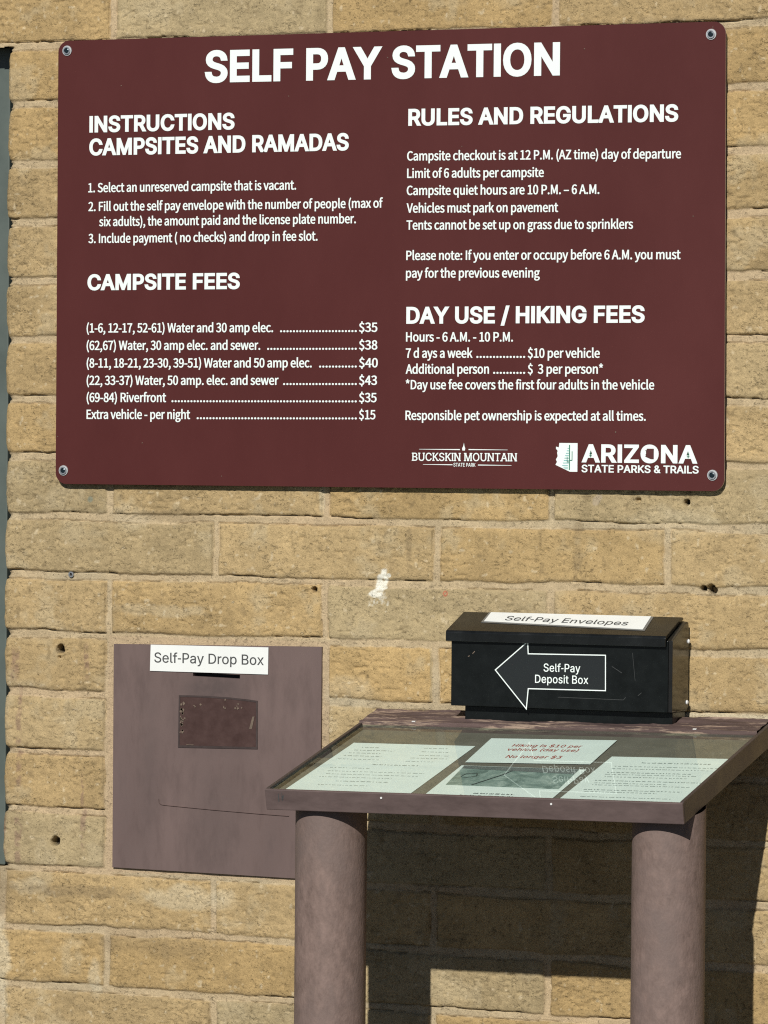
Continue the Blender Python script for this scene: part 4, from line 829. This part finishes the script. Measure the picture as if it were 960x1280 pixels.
# ------------------------------------------------------------------ steel drop box set in the wall
dbx = thing('drop_box', 'mauve brown steel drop box door set flush in the wall left of the display table', 'drop box', (.207, 0, .843))
DY = -.0030
outer = [(.0120, .8458), (.4022, .8425), (.4028, 1.2352), (.0118, 1.2296)]
slot = [(.1630, 1.1788), (.2512, 1.1768), (.2516, 1.1835), (.1628, 1.1855)]
v_, f_ = cdt([outer, slot[::-1]])
pl = MB(); nv = len(v_)
pl.add([(a, DY, b) for a, b in v_], f_)
for lp in (outer, slot):
    q = len(lp)
    pl.add([(a, DY, b) for a, b in lp]+[(a, .012, b) for a, b in lp], [(i, (i+1) % q, q+(i+1) % q, q+i) for i in range(q)])
pl.build('door_panel', MAT['door'], dbx)
sb_ = MB(); sb_.box(.155, .26, .0125, .016, 1.168, 1.195); sb_.build('slot_liner', MAT['dark_hole'], dbx)
pt = MB()
arch = [(.1362, 1.0562), (.2858, 1.0588), (.2851, 1.1405), (.268, 1.1424), (.235, 1.1446), (.195, 1.1460), (.158, 1.1460), (.1370, 1.1455)]
pt.prism(arch, DY-.0002, DY-.0007, lambda a, b, r: (a, r, b))
po = pt.build('glue_patch', MAT['patch'], dbx)
rim = MB()
inner = [(.1392, 1.0600), (.2826, 1.0624), (.2824, 1.1377), (.266, 1.1394), (.235, 1.1416), (.195, 1.1430), (.158, 1.1430), (.1398, 1.1425)]
v_, f_ = cdt([arch, inner[::-1]]); rim.add([(a, DY-.0012, b) for a, b in v_], f_); rim.build('patch_border', MAT['patch_rim'], po)
def fleck(cx, cz, rx, rz, nn=7):
    fk = MB(); fk.add([(cx+rx*math.cos(2*math.pi*i/nn)*(.5+.8*rng.random()), DY-.0016, cz+rz*math.sin(2*math.pi*i/nn)*(.5+.8*rng.random())) for i in range(nn)], [tuple(range(nn))]); fk.build('paint_fleck', MAT['fleck'], po)
for i in range(26): fleck(.1405+.010*rng.random()**1.5, 1.082+.050*rng.random(), .0012+.0012*rng.random(), .0012+.0024*rng.random())
for cx, cz in ((.179, 1.131), (.166, 1.129), (.168, 1.127), (.222, 1.1275), (.2245, 1.1265), (.247, 1.130), (.2485, 1.1265), (.2435, 1.127), (.256, 1.128), (.249, 1.134), (.225, 1.1405)):
    fleck(cx, cz, .0012+.001*rng.random(), .0012+.0014*rng.random())
fk = MB(); fk.add([(.2700, DY-.0016, 1.0925), (.2752, DY-.0016, 1.0930), (.2800, DY-.0016, 1.1140), (.2760, DY-.0016, 1.1135)], [(0, 1, 2, 3)])
fk.build('paint_scrape', MAT['fleck'], po); fk = MB(); fk.add([(.152, DY-.0016, 1.0610), (.166, DY-.0016, 1.0612), (.166, DY-.0016, 1.0622), (.152, DY-.0016, 1.0620)], [(0, 1, 2, 3)])
fk.build('paint_scrape', MAT['fleck'], po)
# raised seam across the lower half
sm = MB(); path = [(.1005, .9665), (.1010, .9605), (.1040, .9578), (.1100, .9568), (.20, .9525), (.29, .9492), (.345, .9478)]
for i in range(len(path)-1):
    (xa, za), (xb, zb) = path[i], path[i+1]
    sm.add([(xa, DY+.0005, za+.0012), (xb, DY+.0005, zb+.0012), (xb, DY-.0020, zb), (xa, DY-.0020, za), (xa, DY+.0005, za-.0016), (xb, DY+.0005, zb-.0016)], [(0, 1, 2, 3), (3, 2, 5, 4)])
sm.build('raised_seam', MAT['door'], dbx)
lb = MB(); lc = [(.0822, 1.1856), (.3044, 1.1858), (.3049, 1.2316), (.0834, 1.2304)]
lb.prism(lc, DY-.0006, DY-.0020, lambda a, b, r: (a, r, b))
lo = lb.build('paper_label', MAT['paper'], dbx)
tt = MB(); line(tt, 'Self-Pay Drop Box', 'I', (.0905, 1.2003), (.2968, 1.2015), .0172, lambda a, b: (a, DY-.0024, b), 12, 7, -24)
tt.build('label_text', MAT['ink'], lo)

# ------------------------------------------------------------------ display table
XL, XR, LF, LBk, ZF, ZBk = .5163, 1.2124, .4726, .0263, 1.0335, 1.1335
RO = .0089
E1 = Vector((1, 0, RO)).normalized(); E2 = Vector((0, LF-LBk, ZBk-ZF)); LEN = E2.length; E2.normalize()
E2 = (E2-E1*E2.dot(E1)).normalized(); E3 = E1.cross(E2)
O0 = Vector((XL, -LF, ZF))
WID = XR-XL
def D(u, v, w): return tuple(O0+E1*u+E2*v+E3*w)
dk = thing('display_table', 'mauve brown sloping display table with glass top on two round posts', 'display table', (.88, -.39, 0))
TW = .0062
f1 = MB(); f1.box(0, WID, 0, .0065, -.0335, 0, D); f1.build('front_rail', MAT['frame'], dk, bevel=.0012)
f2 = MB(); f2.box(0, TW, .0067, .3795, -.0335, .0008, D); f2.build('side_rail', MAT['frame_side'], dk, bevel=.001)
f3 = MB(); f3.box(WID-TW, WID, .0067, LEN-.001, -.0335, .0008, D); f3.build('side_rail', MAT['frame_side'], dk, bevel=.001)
# ragged weathered back board
bb = MB(); nb_ = 90
rows_ = [.3800, .3820, .395, .41, .425, .440, .452, LEN]
vs = []
for i in range(nb_+1):
    u = (WID-TW-.0004)*i/nb_
    for j, vv in enumerate(rows_):
        wv = .0025+.0012*math.sin(u*40+j*2.1)*(j > 1)+.0012*(rng.random()-.5)
        if j == 1: wv += .0010
        dv = .0016*(rng.random()-.5) if j == len(rows_)-1 else (.0009*(rng.random()-.5) if j < 2 else 0)
        if j == 0: wv = -.012
        vs.append(D(u, vv+dv, wv))
nr = len(rows_); fs = []
for i in range(nb_):
    for j in range(nr-1):
        a = i*nr+j; fs.append((a, a+1, a+nr+1, a+nr))
bb.add(vs, fs)
bb.box(0, WID-TW-.0004, .3806, LEN-.002, -.0335, -.002, D)
bb.build('back_board', MAT['weathered'], dk)
ty = MB(); ty.box(TW, WID-TW, .0067, .3796, -.0330, -.0115, D); ty.build('tray_board', MAT['backing'], dk)
gp = MB(); a = (TW+.0004, WID-TW-.0004, .0070, .3790)
gp.add([D(a[0], a[2], -.0022), D(a[1], a[2], -.0022), D(a[1], a[3], -.0022), D(a[0], a[3], -.0022),
        D(a[0], a[2], -.0062), D(a[1], a[2], -.0062), D(a[1], a[3], -.0062), D(a[0], a[3], -.0062)],
       [(0, 1, 2, 3), (0, 4, 5, 1), (1, 5, 6, 2), (2, 6, 7, 3), (3, 7, 4, 0)])
gp.build('glass_pane', MAT['glass'], dk)
def post(px, py, r=.0567, nn=72):
    vs = []; fs = []
    zz = [0, .3, .6, .8, .9]
    for z in zz:
        for i in range(nn):
            a = 2*math.pi*i/nn; vs.append((px+r*math.cos(a), py+r*math.sin(a), z))
    for i in range(nn):
        a = 2*math.pi*i/nn; x, y = px+r*math.cos(a), py+r*math.sin(a)
        # meets the sloping underside of the tray
        P = O0+E3*(-.0345)
        z = P.z-(E3.x*(x-P.x)+E3.y*(y-P.y))/E3.z
        vs.append((x, y, z))
    for k_ in range(len(zz)):
        for i in range(nn):
            j = (i+1) % nn; fs.append((k_*nn+i, k_*nn+j, (k_+1)*nn+j, (k_+1)*nn+i))
    return vs, fs
for px in (.5974, 1.1613):
    v_, f_ = post(px, -.3951 if px < 1 else -.3884)
    mesh('post', v_, f_, MAT['post'], dk, smooth=True)
# scratched mark at the left end of the front rail
sc2 = MB()
for (u0, u1, w0, w1) in ((.0225, .0240, -.020, -.006), (.0285, .0315, -.016, -.0095), (.0290, .0300, -.0185, -.004), (.0310, .0325, -.012, -.008)):
    sc2.add([D(u0, -.0003, w0), D(u1, -.0003, w0+.001), D(u1, -.0003, w1), D(u0, -.0003, w1-.001)], [(0, 1, 2, 3)])
sc2.build('scratch_mark', MAT['ink'], dk)

for u, w_ in ((.1995, -.0075), (.4830, -.0080)):
    nh = MB(); q = O0+E1*u+E3*w_
    disc(nh, q.x, q.z, q.y-.0001, .0018, .0007, n=10); nh.build('nail_head', MAT['white_blob'], dk)
for u, v in ((.097, .3835), (.585, .3830)):
    nh = MB(); nh.box(u-.003, u+.003, v-.0016, v+.0016, .0035, .0048, D); nh.build('paint_flake', MAT['white_blob'], dk)

# ------------------------------------------------------------------ papers under the glass
def sheet(name, label, cs, w, mat, ww=.0004):
    c_ = D(cs[0][0], cs[0][1], w)
    root = thing(name, label, 'notice', c_)
    b = MB(); b.prism([(q[0], q[1]) for q in cs], w, w+ww, lambda p_, q_, r: D(p_, q_, r))
    s = b.build('paper_sheet', mat, root)
    return root, s
def words(par, mat, cs, rows, w, hgt=.0021, seed=1, mi=0):
    """rows: (v fraction from the top, start, end, density) -> short printed words"""
    rg = np.random.default_rng(seed)
    def B(s, t):
        tl, tr, br, bl_ = [Vector(q) for q in cs]
        q = (tl*(1-s)+tr*s)*(1-t)+(bl_*(1-s)+br*s)*t
        return q
    for t, s0, s1, hh in rows:
        s = s0; mb = MB()
        while s < s1:
            L = .010+.034*rg.random()
            e = min(s+L, s1)
            k_ = max(1, int((e-s)/.009))
            for q in range(k_):                              # letters as small uneven strokes
                sa = s+(e-s)*q/k_; sb = sa+(e-s)/k_*.72
                hj = hh*(.75+.5*rg.random())
                a, b = B(sa, t), B(sb, t)
                dv = Vector((0, hj))
                mb.add([D(a.x, a.y, w), D(b.x, b.y, w), D(b.x, b.y+hj, w), D(a.x, a.y+hj, w)], [(0, 1, 2, 3)], mi)
            s = e+.008+.006*rg.random()
        mb.build('printed_line', mat, par)
p1 = [(.0236, .3014), (.2373, .3019), (.2332, .0356), (.0185, .0343)]
p2 = [(.2479, .3458), (.4619, .3544), (.4657, .2197), (.2565, .2103)]
p3 = [(.4850, .2666), (.6885, .2725), (.6872, .0085), (.4823, .0085)]
mp = [(.2565, .1945), (.4693, .1925), (.4708, .0085), (.2593, .0098)]
r1_, s1_ = sheet('notice_sheet', 'white notice of faint printed lines under the left end of the glass', p1, -.0108, MAT['paper'])
rows1 = [(.10, .12, .26, .0030), (.08, .62, .82, .0024), (.16, .09, .42, .0026), (.155, .64, .86, .0024), (.22, .08, .34, .0024), (.23, .66, .9, .0022), (.28, .07, .38, .0026), (.29, .62, .92, .0022),
         (.35, .06, .40, .0024), (.36, .62, .84, .0022), (.45, .40, .78, .0036), (.53, .1, .42, .0022), (.60, .12, .9, .0022), (.66, .14, .88, .0022), (.72, .12, .7, .0022), (.80, .3, .72, .0030), (.88, .2, .6, .0022)]
words(s1_, MAT['ink_pale'], p1, rows1, -.0102, seed=3)
r2_, s2_ = sheet('notice_sheet', 'white notice with red words about hiking cost at the top middle under the glass', p2, -.0100, MAT['paper'])
w2 = MB()
TD = lambda a, b: D(a, b, -.0093)
line(w2, 'Hiking is $10 per', 'I', (.3000, .3020), (.4170, .3062), .0150, TD, 22, 12)
line(w2, 'vehicle (day use)', 'I', (.2995, .2790), (.4195, .2835), .0150, TD, 22, 12)
line(w2, 'No longer $3', 'I', (.3133, .2395), (.4058, .2435), .0150, TD, 22, 12)
w2.build('printed_text', MAT['ink_red'], s2_)
r3_, s3_ = sheet('notice_sheet', 'white notice with dense grey print under the right end of the glass', p3, -.0108, MAT['paper'])
rows3 = [(.13, .30, .86, .0040), (.21, .12, .95, .0026), (.26, .12, .9, .0026), (.34, .12, .80, .0032), (.38, .12, .86, .0026), (.43, .14, .8, .0026), (.51, .10, .95, .0032), (.56, .12, .7, .0026), (.60, .12, .9, .0026), (.70, .10, .88, .0032), (.74, .12, .7, .0026), (.84, .14, .86, .0026)]
words(s3_, MAT['ink_pale'], p3, rows3, -.0102, seed=5)
r4_, s4_ = sheet('map_sheet', 'white sheet with a grey green map picture at the lower middle under the glass', mp, -.0108, MAT['paper'])
pc = MB(); pic = [(.2620, .1915), (.4580, .1900), (.4630, .0840), (.2720, .0880)]
pc.prism(pic, -.0104, -.0101, D); po_ = pc.build('map_picture', MAT['map'], s4_)
bd = MB(); bd.add([D(.2620, .1915, -.0098), D(.4580, .1900, -.0098), D(.4585, .1640, -.0098), D(.2640, .1770, -.0098)], [(0, 1, 2, 3)])
bd.build('map_band', MAT['paper_shade'], po_)
rd = MB()
def road(pts, wd):
    for (ua, va), (ub, vb) in zip(pts[:-1], pts[1:]):
        t = Vector((ub-ua, vb-va)).normalized(); nn_ = Vector((-t.y, t.x))*wd/2
        rd.add([D(ua-nn_.x, va-nn_.y, -.0097), D(ub-nn_.x, vb-nn_.y, -.0097), D(ub+nn_.x, vb+nn_.y, -.0097), D(ua+nn_.x, va+nn_.y, -.0097)], [(0, 1, 2, 3)])
road([(.315, .090), (.330, .120), (.345, .150), (.352, .172)], .0030); road([(.285, .125), (.305, .138), (.300, .152), (.283, .148), (.280, .132)], .0016)
rd.build('map_road', MAT['ink_dark'], po_)
words(s4_, MAT['ink_dark'], mp, [(.80, .36, .68, .0048), (.865, .26, .72, .0048), (.92, .24, .74, .0048)], -.0103, seed=9)

# ------------------------------------------------------------------ black envelope box
eb = thing('envelope_box', 'black sheet metal envelope box with white arrow on the back edge of the table', 'box', (.865, -.05, 1.12))
bs = MB(); bs.prism([(-.0745, 1.1235), (-.0745, 1.1496), (-.014, 1.1496), (-.014, 1.1325)], .6930, 1.0535, lambda y, z, x: (x, y, z))
bs.build('mounting_base', MAT['black'], eb, bevel=.0012)
YX = lambda y, z, x: (x, y, z)
bo = MB(); bo.prism([(-.0900, 1.1500), (-.0900, 1.2655), (-.0120, 1.2950), (-.0120, 1.1540), (-.020, 1.1500)], .6742, 1.0508, YX)
bo.build('box_body', MAT['black'], eb, bevel=.0012)
ec = MB()
prof = [(-.0890, 1.1505), (-.0890, 1.2660), (-.0250, 1.2930)]+[(-.0250+.0140*math.sin(t), 1.2930-.0120*(1-math.cos(t))+.0035*math.sin(2*t)) for t in (.3, .7, 1.1, 1.5)]+[(-.0110, 1.1560), (-.0180, 1.1505)]
ec.prism(prof, 1.0510, 1.0580, YX); ec.build('end_cap', MAT['black_glossy'], eb, bevel=.0008)
ld = MB()
ld.prism([(-.0975, 1.2560), (-.0975, 1.2700), (-.0955, 1.2735), (-.0200, 1.3010), (-.0125, 1.3005), (-.0115, 1.2970), (-.0905, 1.2685), (-.0950, 1.2660), (-.0950, 1.2560)], .6672, 1.0487, YX)
ld.build('lid', MAT['lid'], eb, bevel=.0007)
LP0 = Vector((0, -.0955, 1.2735)); LE = Vector((0, .0755, .0275)).normalized(); LN = Vector((0, -LE.z, LE.y))
def LD(a, b, c_=.0008): return tuple(LP0+Vector((a, 0, 0))+LE*b+LN*c_)
lq = [(.7190, .0400), (1.0015, .0230), (.9968, .0785), (.7168, .0785)]
bdq = [(.7150, .0360), (1.0060, .0190), (1.0010, .0790), (.7130, .0790)]
lw = MB(); lw.prism(bdq, .0003, .0007, LD); lb2 = lw.build('clear_sleeve', MAT['paper_shade'], eb)
lw = MB(); lw.prism(lq, .0009, .0013, LD); lo2 = lw.build('paper_label', MAT['paper'], lb2)
tx = MB(); line(tx, 'Self-Pay Envelopes', 'I', (.7525, .0450), (.9690, .0365), .0185, lambda a, b: LD(a, b, .0018), 7, 5, -12)
tx.build('label_text', MAT['ink'], lo2)
AR = [(.7513, 1.2106), (.8096, 1.2600), (.8107, 1.2393), (.9447, 1.2406), (.9452, 1.1817), (.8113, 1.1809), (.8081, 1.1467)]
cen = Vector((.84, 1.2106))
def inset(poly, t):
    n = len(poly); out = []
    s = 1 if area(poly) > 0 else -1
    for i in range(n):
        p0, p1_, p2_ = Vector(poly[i-1]), Vector(poly[i]), Vector(poly[(i+1) % n])
        a = (p1_-p0).normalized(); b = (p2_-p1_).normalized()
        na = Vector((-a.y, a.x))*s; nb = Vector((-b.y, b.x))*s
        k_ = (na+nb)/max(1+na.dot(nb), .3)
        out.append(tuple(p1_+k_*t))
    return out
ay = MB(); v_, f_ = cdt([AR]); ay.add([(a, -.0903, b) for a, b in v_], f_)
ao = ay.build('arrow_sticker', MAT['sticker_black'], eb)
ob = MB(); v_, f_ = cdt([AR, inset(AR, .0017)[::-1]]); ob.add([(a, -.0906, b) for a, b in v_], f_)
ob.build('arrow_outline', MAT['letter'], ao)
at_ = MB()
TA = lambda a, b: (a, -.0907, b)
line(at_, 'Self-Pay', 'I', (.8370, 1.2103), (.9007, 1.2108), .0132, TA, 14, 8)
line(at_, 'Deposit Box', 'I', (.8223, 1.1916), (.9147, 1.1924), .0132, TA, 14, 8)
at_.build('arrow_text', MAT['letter'], ao)
for y_, z_ in ((-.0135, 1.2620), (-.0185, 1.1635)):
    r_ = MB(); r_.add([(1.0580+.0030*math.cos(b)*1.0, y_+.0040*math.sin(b)*math.cos(a), z_+.0040*math.sin(b)*math.sin(a)) for b in (.35, 1.0, 1.57) for a in [i*math.pi/5 for i in range(10)]],
              [tuple(range(10))]+[(i+10*q, (i+1) % 10+10*q, (i+1) % 10+10*(q+1), i+10*(q+1)) for q in range(2) for i in range(10)])
    r_.build('screw_head', MAT['white_blob'], eb)
def scratch(pts, wd, mat=MAT['fleck']):
    r_ = MB()
    for (xa, za), (xb, zb) in zip(pts[:-1], pts[1:]):
        t = Vector((xb-xa, zb-za)).normalized(); q = Vector((-t.y, t.x))*wd/2
        r_.add([(xa-q.x, -.0902, za-q.y), (xb-q.x, -.0902, zb-q.y), (xb+q.x, -.0902, zb+q.y), (xa+q.x, -.0902, za+q.y)], [(0, 1, 2, 3)])
    r_.build('scratch', mat, eb)
SC = flat('scuffed black paint', (.030, .032, .032), .6)
scratch([(.712, 1.236), (.716, 1.240)], .0014); scratch([(.704, 1.231), (.707, 1.2325)], .0012)
scratch([(.862, 1.1695), (.975, 1.1685), (.979, 1.173)], .0009, SC); scratch([(.955, 1.222), (.972, 1.212)], .0010, SC); scratch([(1.0, 1.176), (1.006, 1.181)], .0010, SC)
scratch([(.99, 1.245), (.995, 1.200)], .0007, SC)
